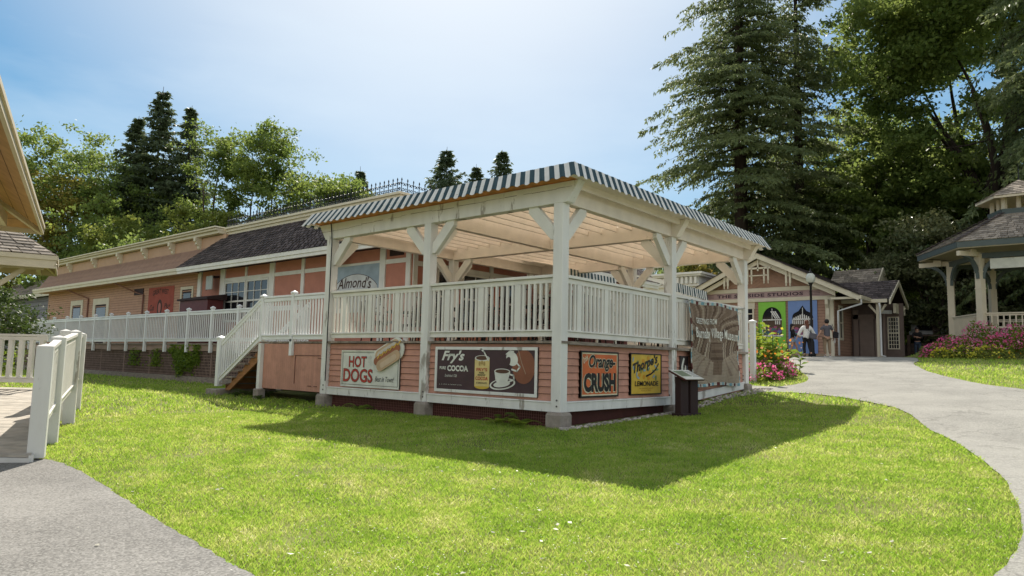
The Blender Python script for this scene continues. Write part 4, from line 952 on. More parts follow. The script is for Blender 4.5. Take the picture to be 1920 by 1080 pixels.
n0,n1,n2,n3,r0,r1 = hiproof(t, (-13.5,-3.92), (.949,-.317), (-.316,-.95), 17, 7.0, 3.78, .62, gazc, .22, rows=14, soff=ysoff)
for p in (n3+Vector((.9,.5,0)), n2+Vector((-.6,1.0,0))):
    b = MB(); b.cbox((p.x,p.y,1.8),.2,.2,4.9); b.build('post', wpost, t)
b = MB(); ins = .75; q0 = n0+Vector((.949,-.317,0))*ins+Vector((-.316,-.95,0))*ins; q1 = q0+Vector((.949,-.317,0))*15.5; q3 = q0+Vector((-.316,-.95,0))*5.5
b.bar(q0+Vector((0,0,.15)),q1+Vector((0,0,.15)),.14,.26); b.bar(q0+Vector((0,0,.15)),q3+Vector((0,0,.15)),.14,.26); b.build('tie_beam', gazc, t)
# lower shingled roof beyond
t = empty('shingled_kiosk', (0,0,0), 0, 'small shingled kiosk roof with cream braces behind the entrance canopy', 'kiosk')
n0,n1,n2,n3,r0,r1 = hiproof(t, (-17.6,-2.35), (-.954,.30), (-.30,-.954), 2.6, 6.5, 3.36, .75, gazc, .40, rows=9, sw=.42, soff=ysoff)
E1 = Vector((-.954,.30,0)); E2 = Vector((-.30,-.954,0)); c0 = n0+E1*.5+E2*2.1; c0.z = 0
for k in (0,3.1):
    p = c0+E2*k
    b = MB(); b.cbox((p.x,p.y,1.5),.2,.2,4.0); b.build('post', gazc, t)
b = MB()
b.bar(c0+Vector((0,0,2.2)), c0-E2*1.3+Vector((0,0,3.35)),.13,.14); b.bar(c0+Vector((0,0,2.2)), c0+E1*1.0+Vector((0,0,3.3)),.13,.14); b.bar(c0+Vector((0,0,2.75)), c0-E2*.75+Vector((0,0,3.38)),.10,.10); b.build_each('knee_brace', gazc, t)
b = MB(); b.bar(n0+E1*.45+E2*.3+Vector((0,0,.08)), n0+E1*.45+E2*6+Vector((0,0,.08)),.12,.2); b.bar(n0+E1*.5+E2*.45+Vector((0,0,.08)), n0+E1*2.2+E2*.45+Vector((0,0,.08)),.12,.2); b.build_each('tie_beam', gazc, t)
# grey house far behind on the left
t = empty('grey_house', (0,0,0), 0, 'grey clapboard house with weathered roof beyond the long building', 'house')
siding(t,(-66,6.5),(-44,6.5),(0,-1),-.2,4.55,mat('grey_clapboard',(.26,.25,.27),.8,.06,3),step=.3,th=.03,name='wall')
b = MB(); b.box((-66,6.53,-.3),(-44,10.6,4.5)); b.build('inner_walls', flat('grey_wall',(.24,.235,.25)), t)
shingles('roof', t, (-67,6.0,4.7),(-43.4,6.0,4.7),(-67,8.6,6.4),(-43.4,8.6,6.4), cedar, 10, .6, .04)
b = MB(); b.box((-67,5.9,4.5),(-43.3,6.0,4.75)); b.build('eave', ctrim, t)
b = MB(); b.box((-46.2,6.4,1.9),(-45.3,6.5,3.7)); b.build('window', white, t)

# ------------------------------------------------------------------ awnings and white cornice behind the pavilion
def awning(name,label,p0,p1,outw,zt,n_post,h=.27,dep_=1.6):
    t = empty(name,(0,0,0),0,label,'awning'); a = Vector((*p0,zt)); c = Vector((*p1,zt)); o = Vector((*outw,0))
    valance(p0,p1,outw,'striped_valance',t,zt,zt-h,.03,.10,.01)
    b = MB(); b.face([a,c,c-o*dep_+Vector((0,0,.35)),a-o*dep_+Vector((0,0,.35))]); q = b.build('awning_cloth', cwhite, t)
    b = MB(); b.bar(a-Vector((0,0,h+.07)),c-Vector((0,0,h+.07)),.06,.07)
    for k in range(n_post+1):
        p = a.lerp(c,k/n_post); b.bar(p-Vector((0,0,h)),(p.x,p.y,1.2),.07,.07)
    b.build('frame', white, t); return t
awning('striped_awning','black and white striped awning end nearest the lamp post side, behind the pavilion',(-2.25,7.46+.9),(-2.62,11.5),(1,.05),3.2,3)
awning('striped_awning','large striped awning seen under the pavilion roof beams',(-5.2,6.9),(-5.35,10.4),(1,0),3.68,3,.36)
b = MB(); t = empty('dark_red_stall',(0,0,0),0,'dark red stall front under the large striped awning','stall'); b.box((-7.0,8.9,1.2),(-5.7,11.9,3.0)); b.build('front',flat('dark_red_paint',(.12,.03,.03)),t)
b = MB(); b.box((-7.1,8.8,3.0),(-5.6,12,3.08)); b.build('counter_board', white, t)
t = empty('white_cornice_building',(0,0,0),0,'white building with dentil cornice seen behind the second awning','building')
b = MB(); b.box((-14.5,27.6,.5),(-10.5,33,5.35)); b.build('wall', white, t)
b = MB(); b.box((-14.7,27.45,5.352),(-10.35,33,5.45)); b.box((-14.8,27.25,5.92),(-10.15,33,6.02)); b.box((-14.9,27.15,6.022),(-10.05,33,6.14)); b.box((-14.65,27.5,5.452),(-10.4,33,5.918)); b.build('cornice', white, t)
b = MB(); x = -14.5
while x < -10.5: b.box((x,27.32,5.5),(x+.14,27.49,5.88)); x += .28
b.build('dentils', white, t)

# ------------------------------------------------------------------ shop building with gable
SG = empty('gabled_shop', (0,0,0), 0, 'brown gabled shop with green and blue painted window fronts', 'shop building')
SY, SX0, SX1, SB = 28.3, -10.8, -3.35, 1.40
siding(SG,(SX0,SY),(SX1,SY),(0,-1),SB,4.4,mat('brown_siding',(.36,.215,.15),.8,.1,4,island=.05),step=.15,th=.02,name='front_wall')
siding(SG,(SX1,SY),(SX1,38),(1,0),SB,4.6,MATS['brown_siding'],step=.15,th=.02,name='side_wall')
b = MB(); b.box((SX0,SY+.03,0),(SX1-.03,38,4.6)); b.build('inner_walls', dark, SG)
PX, PZ = -7.05, 6.95; sl = .49
def rz_(x): return PZ-abs(x-PX)*sl
# gable boards meeting in a chevron
b = MB(); n = 17
for sgn in (-1,1):
    for k in range(n):
        x0 = k*.24
        def top(x): return PZ-.32-x*sl
        zlow = 5.12; P = []
        for xx in (x0, x0+.225):
            P.append(xx)
        def zc(x,off): return zlow+ (off - x*.60)
        # strip between two diagonal lines z = c - .6x, cut by the band below and rake above
        c0, c1 = 5.12+.02+k*.185, 5.12+.02+k*.185+.172
        poly = [(0,c0),(0,c1)] ; pts = []
        for c_ in (c1,c0):
            xb = (c_-5.12)/.60; 
            pts.append((c_,xb))
        x1b, x0b = pts[0][1], pts[1][1]
        q = [(0,c0),(min(x0b,3.7),max(5.12,c0-.6*min(x0b,3.7))),(min(x1b,3.7),max(5.12,c1-.6*min(x1b,3.7))),(0,c1)]
        q = [(x,min(z,top(x))) for x,z in q]
        if c0 > top(0): continue
        b.prism([(PX+sgn*x,SY-.01-.001*k,z) for x,z in q],(0,-.02,0))
b.build('gable_boards', MATS['brown_siding'], SG)
b = MB(); b.prism([(PX-3.8,SY,5.0),(PX+3.8,SY,5.0),(PX,SY,PZ-.2)],(0,.05,0)); b.build('gable_backing', flat('gable_brown',(.33,.19,.15)), SG)
b = MB(); b.box((SX0-.1,SY-.12,4.36),(SX1+.1,SY-.02,4.56)); b.box((SX0-.1,SY-.13,4.90),(SX1+.1,SY-.02,5.12)); b.build('entablature', ctrim, SG, bevel=.01)
pl = Plane((SX0+.35,SY-.10,4.562),(1,0,0),(0,0,1)); b = MB(); pl.rect(b,-.3,0,7.2,.335,0,flat('sign_mauve',(.36,.25,.24),.8),.03); pl.text(b,'THE SEASIDE STUDIOS',.85,.075,4.75,.185,.006,flat('sign_plum',(.06,.03,.04)),0,.035,spacing=1.1)
for x_ in (.1,5.9):
    for k in range(3): pl.rect(b,x_,.08+k*.08,x_+.55,.10+k*.08,.004,flat('sign_plum',(.06,.03,.04)))
b.build('fascia_sign', None, SG)
b = MB()      # rake boards and roof planes
for sgn in (-1,1):
    def P(x,z,y): return (PX+sgn*x,y,z)
    L = 5.05
    b.hexa([P(0,PZ-.28,27.5),P(L,PZ-L*sl-.28,27.5),P(L,PZ-L*sl-.28,27.58),P(0,PZ-.28,27.58),P(0,PZ+.02,27.5),P(L,PZ-L*sl+.02,27.5),P(L,PZ-L*sl+.02,27.58),P(0,PZ+.02,27.58)])
    b.hexa([P(0,PZ-.55,27.75),P(3.9,PZ-3.9*sl-.55,27.75),P(3.9,PZ-3.9*sl-.55,27.82),P(0,PZ-.55,27.82),P(0,PZ-.30,27.75),P(3.9,PZ-3.9*sl-.30,27.75),P(3.9,PZ-3.9*sl-.3,27.82),P(0,PZ-.3,27.82)])
b.build('rake_board', ctrim, SG)
shingles('shingle_roof', SG, (PX+5.1,27.4,PZ-5.1*sl),(PX+5.1,39,PZ-5.1*sl),(PX,27.4,PZ+.02),(PX,39,PZ+.02), shing, 18, .5, .03)
shingles('shingle_roof', SG, (PX-5.1,27.4,PZ-5.1*sl),(PX-5.1,39,PZ-5.1*sl),(PX,27.4,PZ+.02),(PX,39,PZ+.02), shing, 18, .5, .03)
b = MB(); b.face([(PX+5.05,27.6,PZ-5.05*sl-.05),(PX+5.05,38.9,PZ-5.05*sl-.05),(PX,38.9,PZ-.05),(PX,27.6,PZ-.05)]); b.face([(PX-5.05,27.6,PZ-5.05*sl-.05),(PX-5.05,38.9,PZ-5.05*sl-.05),(PX,38.9,PZ-.05),(PX,27.6,PZ-.05)]); b.build('roof_deck', dark, SG)
b = MB(); b.prism([(SX1+.05,27.62,4.40),(PX+5.0,27.62,PZ-5*sl-.1),(PX+5.0,27.62,4.40)],(0,.3,0)); b.box((SX1+.02,27.6,4.30),(PX+5.05,27.95,4.40)); b.build('eave_return', ctrim, SG)
b = MB(); xr = PX+5.05; zr = PZ-5.05*sl; b.box((xr,27.5,zr-.20),(xr+.12,31.0,zr-.02)); b.build('gutter', ctrim, SG)
b = MB(); b.tube([(xr+.06,27.7,zr-.2),(xr+.05,27.8,zr-.42),(-3.15,28.2,3.75),(-3.15,28.2,1.5)],.05,8); b.build('downspout', vinyl, SG, smooth=True)
b = MB()      # hanging gable lattice ornament
y = 27.66
b.box((-7.75,y,6.10),(-6.35,y+.08,6.20)); b.box((-7.55,y,5.72),(-6.5,y+.06,5.78)); b.box((-7.09,y,6.0),(-7.01,y+.1,6.95))
for x in (-7.62,-7.40,-6.72,-6.50): b.box((x-.04,y,5.45),(x+.04,y+.09,6.16)); b.box((x-.025,y+.01,5.30),(x+.025,y+.07,5.45))
for x in (-8.95,-5.55,-5.35,-8.75): b.box((x-.05,y,5.25),(x+.05,y+.10,6.0)); b.box((x-.03,y,5.1),(x+.03,y+.08,5.25))
b.build_each('gable_ornament', ctrim, SG, bevel=.01)
for x in (SX1-.35,):
    b = MB(); b.prism([(x,SY-.12,4.36),(x,SY-.42,4.36),(x,SY-.40,4.10),(x,SY-.20,3.9),(x,SY-.22,3.6),(x,SY-.12,3.3)],(.14,0,0)); b.build('bracket', ctrim, SG)
b = MB()
for x0,x1 in ((SX1-.42,SX1-.02),): b.box((x0,SY-.10,SB),(x1,SY-.02,4.36))
for x0,x1 in ((-7.92,-7.46),): b.box((x0,SY-.05,4.0),(x1,SY-.02,4.36))
b.build('corner_board', ctrim, SG); b = MB(); b.box((SX0,SY-.08,SB-.3),(SX1,SY-.02,SB+.18)); b.build('plinth', flat('base_tan',(.33,.24,.16)), SG)
window(SG,-8.05,-7.5,3.2,4.25,SY-.02,1,1,ctrim,.09)
def front(x0,x1,z0,z1,m,kind,name):
    """painted plywood shop front with an arched opening"""
    b = MB(); cx = (x0+x1)/2; hw = (x1-x0)*.36; zs = z0+(1.08); za = 3.38; y0 = SY-.075
    arch = []
    for i in range(17):
        t = math.pi*i/16; r_ = hw
        if kind == 'round': arch.append((cx-hw*math.cos(t), za+.68*math.sin(t)))
        else:
            s_ = math.sin(t); arch.append((cx-hw*math.cos(t), za+.42*s_**.6+(.30*max(0,1-abs(math.cos(t))*2.4))))
    # panel around the opening, as strips
    b.prism([(x0,y0,z0),(x1,y0,z0),(x1,y0,zs),(x0,y0,zs)],(0,.03,0)); b.prism([(x0,y0,zs),(cx-hw,y0,zs),(cx-hw,y0,za),(x0,y0,za)],(0,.03,0)); b.prism([(cx+hw,y0,zs),(x1,y0,zs),(x1,y0,za),(cx+hw,y0,za)],(0,.03,0))
    b.prism([(x0,y0,za),(cx-hw,y0,za),(cx-hw,y0,z1),(x0,y0,z1)],(0,.03,0)); b.prism([(cx+hw,y0,za),(x1,y0,za),(x1,y0,z1),(cx+hw,y0,z1)],(0,.03,0))
    for (xa,z_a),(xb,z_b) in zip(arch[:-1],arch[1:]): b.prism([(xa,y0,z_a),(xb,y0,z_b),(xb,y0,z1),(xa,y0,z1)],(0,.03,0))
    o = b.build(name, m, SG)
    g = MB(); g.box((cx-hw-.02,SY-.03,zs-.05),(cx+hw+.02,SY-.02,z1-.2)); g.build('glass', glass, o)
    f = MB(); f.box((cx-hw-.05,SY-.10,zs-.06),(cx+hw+.05,SY-.04,zs+.02)); f.box((cx-hw,SY-.09,za-.04),(cx+hw,SY-.05,za+.02)); f.box((cx-hw,SY-.09,zs),(cx-hw+.04,SY-.05,za)); f.box((cx-.015,SY-.06,za),(cx+.015,SY-.04,za+.6)); f.build('window_frame', white, o)
    st = MB(); nn = 9
    for i in range(nn):
        xa = cx-hw+.06+(2*hw-.12)*i/nn; xb = xa+(2*hw-.12)/nn*.55
        if kind == 'round' and i < nn-3: continue
        st.box((xa,SY-.040,za-.26),(xb,SY-.036,za-.05)); 
        if kind != 'round': st.box((xa,SY-.040,za+.02),(xb,SY-.036,za+.28-.05*abs(i-4)))
        else: st.prism([(xa-.25,SY-.040,za+.45),(xa-.17,SY-.040,za+.45),(xb,SY-.040,za+.05),(xa,SY-.040,za+.05)],(0,.003,0))
    st.build('reflected_awning', white, o)
    g = MB(); cols = [flat('goods_pink',(.35,.09,.17)),flat('goods_purple',(.18,.07,.18)),flat('goods_teal',(.06,.16,.18)),flat('goods_red',(.30,.05,.04)),flat('goods_green',(.20,.28,.08)),flat('goods_blue',(.12,.18,.32))]
    for i in range(34):
        gx = rnd.uniform(cx-hw+.08,cx+hw-.08); gz = rnd.uniform(zs+.08,za-.35-.3*rnd.random()); s_ = rnd.uniform(.05,.14)
        pts = ell(gx,gz,s_,s_*rnd.uniform(.5,1),8); g.prism([(x,SY-.034-.0001*i,z) for x,z in pts],(0,.0005,0),cols[i%6])
    g.build('window_display', None, o)
front(-7.25,-5.79,1.45,4.34,mat('lime_green_paint',(.22,.52,.06),.55,.04,3),'round','green_shop_front')
front(-5.66,-4.18,1.45,4.36,mat('cornflower_blue_paint',(.17,.26,.50),.55,.04,3),'ogee','blue_shop_front')
b = MB(); b.box((-5.69,SY-.085,1.45),(-5.66,SY-.04,1.75)); b.build('trim', dark, SG)
window(SG,28.9,29.6,2.3,4.1,SX1+.02,1,1,ctrim,.12,False)
# entrance porch with its own gable
b = MB(); b.box((-3.32,29.42,4.22),(-1.15,29.52,4.40)); b.build('porch_gutter', ctrim, SG)
shingles('shingle_roof', SG, (-3.6,29.45,4.38),(-1.0,29.45,4.38),(-3.9,31.5,5.55),(-1.0,31.5,5.55), shing, 10, .3, .03); shingles('shingle_roof', SG, (-3.6,33.6,4.38),(-1.0,33.6,4.38),(-3.9,31.5,5.55),(-1.0,31.5,5.55), shing, 8, .3, .03)
b = MB(); b.face([(-3.5,29.5,4.36),(-1.05,29.5,4.36),(-1.05,31.5,5.5),(-3.5,31.5,5.5)]); b.face([(-3.5,33.5,4.36),(-1.05,33.5,4.36),(-1.05,31.5,5.5),(-3.5,31.5,5.5)]); b.build('porch_roof_deck', dark, SG)
b = MB()
for sg in (-1,1): b.hexa([(-1.05,31.5,5.32),(-1.05,31.5+sg*2.15,4.12),(-.97,31.5+sg*2.15,4.12),(-.97,31.5,5.32),(-1.05,31.5,5.54),(-1.05,31.5+sg*2.15,4.36),(-.97,31.5+sg*2.15,4.36),(-.97,31.5,5.54)])
b.box((-1.12,30.6,3.75),(-1.0,32.9,4.25)); b.build('porch_rake', ctrim, SG)
pl = Plane((-2.5,29.62,3.85),(1,-.0,0),(0,0,1)); b = MB(); b.bar((-1.9,30.4,3.82),(-1.25,30.9,3.82),.03,.18); b.build('hanging_sign', flat('pale_grey_white',(.56,.57,.56)), SG)
for x,y in ((-1.62,29.75),(-1.3,32.6)):
    b = MB(); b.cbox((x,y,2.9),.2,.2,2.9); b.build('porch_post', ctrim, SG)
    b = MB(); b.bar((x,y,3.6),(x-.45,y,4.15),.1,.1); b.bar((x,y,3.6),(x+.35,y,4.15),.1,.1); b.bar((x,y,3.6),(x,y+.5,4.15),.1,.1); b.build('porch_brace', ctrim, SG)
    b = MB(); b.tube([(x+.1,y-.30,4.2),(x+.10,y-.14,3.95),(x+.10,y-.14,1.55),(x+.3,y-.2,1.48)],.05,8); b.build('downspout', vinyl, SG, smooth=True)
b = MB(); b.box((-3.3,31.3,1.2),(-.8,31.4,4.3)); b.build('porch_wall', flat('brown_grey_wall',(.14,.10,.085)), SG)
b = MB()
for x0,x1 in ((-3.2,-2.95),(-2.15,-2.0),(-1.75,-1.65)): b.box((x0,31.2,1.5),(x1,31.3,4.0))
b.box((-2.9,31.22,1.5),(-2.2,31.28,3.5)); b.box((-3.2,31.2,3.5),(-2.0,31.29,3.75)); b.build('porch_door', ctrim and mat('taupe_door',(.24,.18,.15),.6,.1,3), SG)
window(SG,-1.55,-1.0,1.9,3.6,31.3,4,4,ctrim,.05)
# rear roof with little gable
shingles('shingle_roof', SG, (-5.2,33.6,5.3),(-2.7,33.6,5.3),(-5.4,36,6.82),(-2.7,36,6.82), cedar, 10, .35, .03)
b = MB(); b.prism([(-2.72,33.7,5.2),(-2.72,38.3,5.2),(-2.72,36,6.86)],(.08,0,0)); b.build('rear_gable', ctrim, SG)
b = MB(); b.box((-5,33.8,1),(-2.8,38,5.25)); b.build('rear_wing', flat('gable_brown',(.33,.19,.15)), SG)

# ------------------------------------------------------------------ bandstand gazebo
GZ = empty('gazebo', (GX,GY,2.25), 0, 'cream and blue grey hexagonal bandstand gazebo above the flower bed', 'gazebo')
A6 = [1.05*math.pi-.148+k*math.pi/3 for k in range(6)]
def gv(k,r_,z): a = A6[k%6]; return Vector((r_*math.cos(a), r_*math.sin(a), z))
b = MB(); b.prism([gv(k,2.95,-.12) for k in range(6)],(0,0,.12)); b.build('floor', greyw, GZ); b = MB(); b.prism([gv(k,2.85,-1.1) for k in range(6)],(0,0,.97)); b.build('base', flat('dark_board',(.04,.03,.03)), GZ)
ez = 6.07-2.25; az_ = 9.23-2.25
for k in range(6):
    p = gv(k,2.72,0); b = MB(); a = A6[k]; b.cbox((p.x,p.y,1.75),.26,.26,3.5,a); b.cbox((p.x,p.y,2.05),.29,.29,.05,a); b.cbox((p.x,p.y,2.75),.29,.29,.05,a); b.cbox((p.x,p.y,1.15),.285,.285,.04,a); b.build('post', gazc, GZ)
    # curved brackets along both sides and outward
    b = MB()
    for q in (gv(k+1,2.72,0),gv(k-1,2.72,0),gv(k,4.2,0)):
        d = (q-p).normalized(); s_ = Vector((-d.y,d.x,0))*.06; pts = []
        for i in range(7):
            t = i/6*math.pi/2; pts.append(p+d*(.12+.85*(1-math.cos(t)))+Vector((0,0,2.45+.95*math.sin(t))))
        for i in range(6): b.bar(pts[i],pts[i+1],.12,.14)
    b.build('bracket', steelg, GZ)
    c_ = gv(k+1,2.72,0); b = MB(); b.bar(p+Vector((0,0,3.42)),c_+Vector((0,0,3.42)),.16,.22); b.build('ring_beam', steelg, GZ)
    b = MB(); b.bar(p*.3+Vector((0,0,3.52)),gv(k,3.95,0)+Vector((0,0,3.45)),.14,.2); b.cbox((gv(k,3.2,0).x,gv(k,3.2,0).y,3.5),.3,.3,.28,a); b.build('outrigger', gazc, GZ)
    if k in (0,1,2,3,4):
        d = (c_-p).normalized(); q0 = p+d*.14; q1 = c_-d*.14
        L = (q1-q0).length; r_ = MB()
        for z,hh,ww in ((1.0,.05,.12),(.93,.06,.05),(.12,.08,.05),(.42,.07,.04) if k != 0 else (.14,.06,.05)): r_.bar(q0+Vector((0,0,z)),q1+Vector((0,0,z)),ww,hh)
        n = int(L/(.135 if k == 0 else .20))
        for i in range(1,n): s_ = q0.lerp(q1,i/n); r_.cbox((s_.x,s_.y,.53),.045,.045,.84,math.atan2(d.y,d.x))
        r_.build('railing', gazc, GZ)
    # roof faces, fascia, soffit
    shingles('lower_roof', GZ, gv(k,4.05,ez+.10),gv(k+1,4.05,ez+.10),gv(k,1.15,ez+1.55),gv(k+1,1.15,ez+1.55), cedar, 13, .22, .03, seed=k)
    b = MB(); b.face([gv(k,3.98,ez+.02),gv(k+1,3.98,ez+.02),gv(k+1,1.1,ez+1.45),gv(k,1.1,ez+1.45)]); b.build('soffit', gazc, GZ)
    b = MB(); b.bar(gv(k,4.0,ez-.03),gv(k+1,4.0,ez-.03),.05,.24); b.build('fascia', steelg, GZ); b = MB(); b.bar(gv(k,3.93,ez-.10),gv(k+1,3.93,ez-.10),.06,.16); b.build('inner_fascia', gazc, GZ)
    b = MB()
    for i in range(14): t0,t1 = i/14,(i+.9)/14; m_ = gv(k,4.07,ez+.15).lerp(gv(k,1.15,ez+1.60),t0); n_ = gv(k,4.07,ez+.15).lerp(gv(k,1.15,ez+1.60),t1); b.bar(m_+Vector((0,0,.03)),n_+Vector((0,0,.005)),.2,.03)
    b.build('hip_cap', shing, GZ)
    b = MB(); b.bar(gv(k,1.18,ez+1.62),gv(k+1,1.18,ez+1.62),.06,.26); b.build('cupola_curb', steelg, GZ)
    p = gv(k,1.02,0); b = MB(); b.cbox((p.x,p.y,ez+1.98),.16,.16,.6,a); m_ = (gv(k,1.02,0)+gv(k+1,1.02,0))/2; b.cbox((m_.x,m_.y,ez+1.98),.12,.12,.6,a); b.build_each('cupola_post', gazc, GZ)
    shingles('upper_roof', GZ, gv(k,1.65,ez+2.28),gv(k+1,1.65,ez+2.28),gv(k,.05,az_),gv(k+1,.05,az_), cedar, 8, .2, .03, seed=k+9)
    b = MB(); b.bar(gv(k,1.62,ez+2.24),gv(k+1,1.62,ez+2.24),.04,.10); b.face([gv(k,1.6,ez+2.22),gv(k+1,1.6,ez+2.22),gv(k+1,.05,az_-.1),gv(k,.05,az_-.1)]); b.build('upper_fascia', gazc, GZ)
b = MB(); b.tube([(0,0,az_-.1),(0,0,az_+.75)],[.03,.008],6); b.build('finial', iron, GZ)
b = MB(); p = gv(1,2.75,0); d = (gv(2,2.72,0)-p).normalized(); b.bar(p+d*.4+Vector((0,-.1,3.05)),p+d*2.4+Vector((0,-.1,3.05)),.05,.42); b.build('name_board', sw_, GZ)

# ------------------------------------------------------------------ lamp post
t = empty('lamp_post', (-3.42,24.75,gh(-3.4,24.75)), 0, 'black lamp post with white globe by the gabled shop', 'lamp post')
b = MB(); b.lathe((0,0,0),[(.17,0),(.17,.12),(.12,.18),(.11,.7),(.075,.8),(.06,.9),(.05,3.35),(.07,3.37),(.07,3.42),(.10,3.46),(.13,3.5)],12); b.build('pole', iron, t, smooth=True)
b = MB(); b.lathe((0,0,3.5),[(.12,0),(.19,.08),(.22,.22),(.19,.36),(.12,.44),(.10,.46)],16); b.build('globe', mat('milk_glass',(.72,.74,.68),.3,.02,2,trans=.3), t, smooth=True)
b = MB(); b.lathe((0,0,3.96),[(.13,0),(.11,.05),(.05,.10),(.03,.13),(.045,.17),(.01,.25)],10); b.build('finial', iron, t, smooth=True)
t = empty('white_newel', (-.64,10.2,gh(-.64,10.2)), 0, 'white vinyl ramp post with pyramid cap at the pavilion corner', 'post')
zt = 2.19-t.location.z
newel(0,0,0,zt,.14,t,vinyl,'shaft'); b = MB(); b.cbox((-.5,.35,zt-.4),.06,1.0,.06,R(60)); b.cbox((-.5,.35,zt-1.2),.06,1.0,.06,R(60)); b.build('rail', vinyl, t)

# ------------------------------------------------------------------ fence, truck, far house
t = empty('rail_fence', (0,0,0), 0, 'dark post and rail fence with low retaining wall beyond the shops', 'fence')
b = MB()
for x in (-1.6,.1,1.9,3.8,5.8): b.box((x,36.3,1.4),(x+.14,36.44,2.85))
for z in (1.95,2.45,2.95): b.box((-1.6,36.32,z-.15),(6,36.38,z-.08))
b.build('rails', mat('dark_timber',(.07,.045,.035),.9,.2,4), t); b = MB(); b.box((-2.5,36.5,1.2),(8,36.9,2.30)); b.build('retaining_wall', mat('dark_stone_wall',(.06,.042,.036),.9,.4,3,.6,8), t)
t = empty('silver_pickup', (-.55,42.2,2.62), R(-104), 'silver pickup truck parked behind the rail fence', 'pickup truck')
silver = mat('silver_car_paint',(.42,.44,.46),.3,.03,2,spec=.6,metal=.3)
b = MB(); b.prism([(-2.6,-.92,.5),(2.5,-.92,.5),(2.62,-.92,.75),(2.55,-.92,1.08),(1.2,-.92,1.18),(-2.6,-.92,1.15)],(0,1.84,0)); b.build('body', silver, t, bevel=.04)
b = MB(); b.prism([(-.95,-.80,1.15),(1.25,-.80,1.17),(.62,-.70,1.72),(-.7,-.70,1.74)],(0,1.5,0)); b.build('cab', silver, t, bevel=.04)
b = MB(); b.hexa([(1.24,-.72,1.2),(1.24,.64,1.2),(.66,.56,1.69),(.66,-.64,1.69),(1.27,-.72,1.2),(1.27,.64,1.2),(.70,.56,1.69),(.70,-.64,1.69)]); b.box((-.75,-.815,1.25),(.75,-.80,1.6)); b.build('window', glass, t)
for x in (-1.7,1.65):
    for y in (-.9,.72):
        b = MB(); b.tube([(x,y,.38),(x,y+.2,.38)],.38,18); w_ = b.build('wheel', flat('tyre_black',(.02,.02,.02)), t); b = MB(); b.tube([(x,y-.01,.38),(x,y+.21,.38)],.2,12); b.build('rim', silver, w_)
b = MB(); b.box((2.60,-.5,.68),(2.64,.5,.98)); b.build('grille', iron, t); b = MB(); b.box((2.5,-.95,.42),(2.72,.95,.62)); b.build('bumper', flat('chrome',(.5,.5,.5),.2), t)
for y in (-.88,.58): b = MB(); b.box((2.56,y,.78),(2.62,y+.3,1.0)); b.build('headlight', flat('lens_white',(.7,.7,.7),.1), t)
t = empty('far_grey_house', (0,0,0), 0, 'shaded grey house with white window behind the pickup', 'house')
siding(t,(-1.0,47),(5.0,47),(0,-1),2.0,6.2,MATS['grey_clapboard'],step=.25,th=.02,name='wall'); b = MB(); b.box((-1,47.03,2),(5,52,6.2)); b.build('inner_walls', flat('grey_wall',(.24,.235,.25)), t)
window(t,.6,1.5,4.2,5.7,46.97,1,1,white,.09); shingles('roof', t, (-1.6,46.4,6.1),(5.6,46.4,6.1),(-1.6,49.5,8.0),(5.6,49.5,8.0), shing, 6, .6, .04)
t = empty('brown_cottage', (0,0,0), 0, 'dark brown cottage seen through the gazebo railings', 'house')
b = MB(); b.box((4.5,40,2.0),(13,46,5.4)); b.build('wall', mat('dark_brown_boards',(.06,.04,.03),.9,.2,3), t); window(t,6.6,7.9,3.6,5.0,39.97,3,2,flat('base_tan',(.33,.24,.16)),.12); shingles('roof', t, (4,39.4,5.4),(13.5,39.4,5.4),(4,43,7.6),(13.5,43,7.6), shing, 6, .6, .04)

# ------------------------------------------------------------------ cafe furniture on the pavilion deck
chm = mat('dark_wicker', (.03,.018,.016), .7, .3, 10)
def chair(x,y,rz,label):
    t = empty('patio_chair',(x,y,1.21),rz,label,'chair','patio chairs on the pavilion deck')
    b = MB(); b.box((-.24,-.23,.42),(.24,.24,.47)); b.build('seat',chm,t,bevel=.01)
    b = MB(); b.tube([(-.23,.24,.45),(-.23,.30,.95),(0,.34,1.0),(.23,.30,.95),(.23,.24,.45)],.015,6)
    for k in range(5): xx = -.15+k*.075; b.tube([(xx,.25,.47),(xx+.03*math.sin(k*2),.29,.72),(xx,.31,.97)],.011,5)
    b.tube([(-.16,.29,.7),(0,.31,.82),(.16,.29,.7)],.01,5); b.build('backrest',chm,t)
    for sx in (-1,1):
        for sy in (-1,1): b = MB(); b.tube([(sx*.21,sy*.20,.43),(sx*.24,sy*.25,0)],.013,6); b.build('leg',chm,t)
        b = MB(); b.tube([(sx*.24,-.2,.45),(sx*.27,-.22,.66),(sx*.27,.05,.68),(sx*.24,.28,.70)],.013,6); b.build('armrest',chm,t)
    return t
def table(x,y,label):
    t = empty('patio_table',(x,y,1.21),0,label,'table','round patio tables on the pavilion deck')
    b = MB(); b.lathe((0,0,.70),[(.40,0),(.42,.015),(.40,.03)],24); b.build('table_top',chm,t); b = MB(); b.lathe((0,0,0),[(.24,0),(.22,.03),(.03,.07),(.03,.70)],12); b.build('pedestal',chm,t)
k = 0
where = {(-5.6,1.3):'left bay, near the stairs',(-3.6,1.2):'behind the second front post',(-1.6,1.25):'near the front corner post',(-1.3,3.2):'behind the orange soda sign',(-4.8,3.3):'in the middle of the pavilion',(-1.4,6.0):'in the bay with the banner',(-4.6,6.3):'far back corner of the pavilion'}
for (x,y),w_ in where.items():
    table(x,y,'round dark patio table, '+w_)
    for a,s_ in ((20,'front'),(110,'left'),(200,'back'),(290,'right')):
        q = R(a); chair(x+.68*math.sin(q)*1.0, y-.68*math.cos(q), math.pi+q, 'dark patio chair, %s side of the table %s'%(s_,w_))
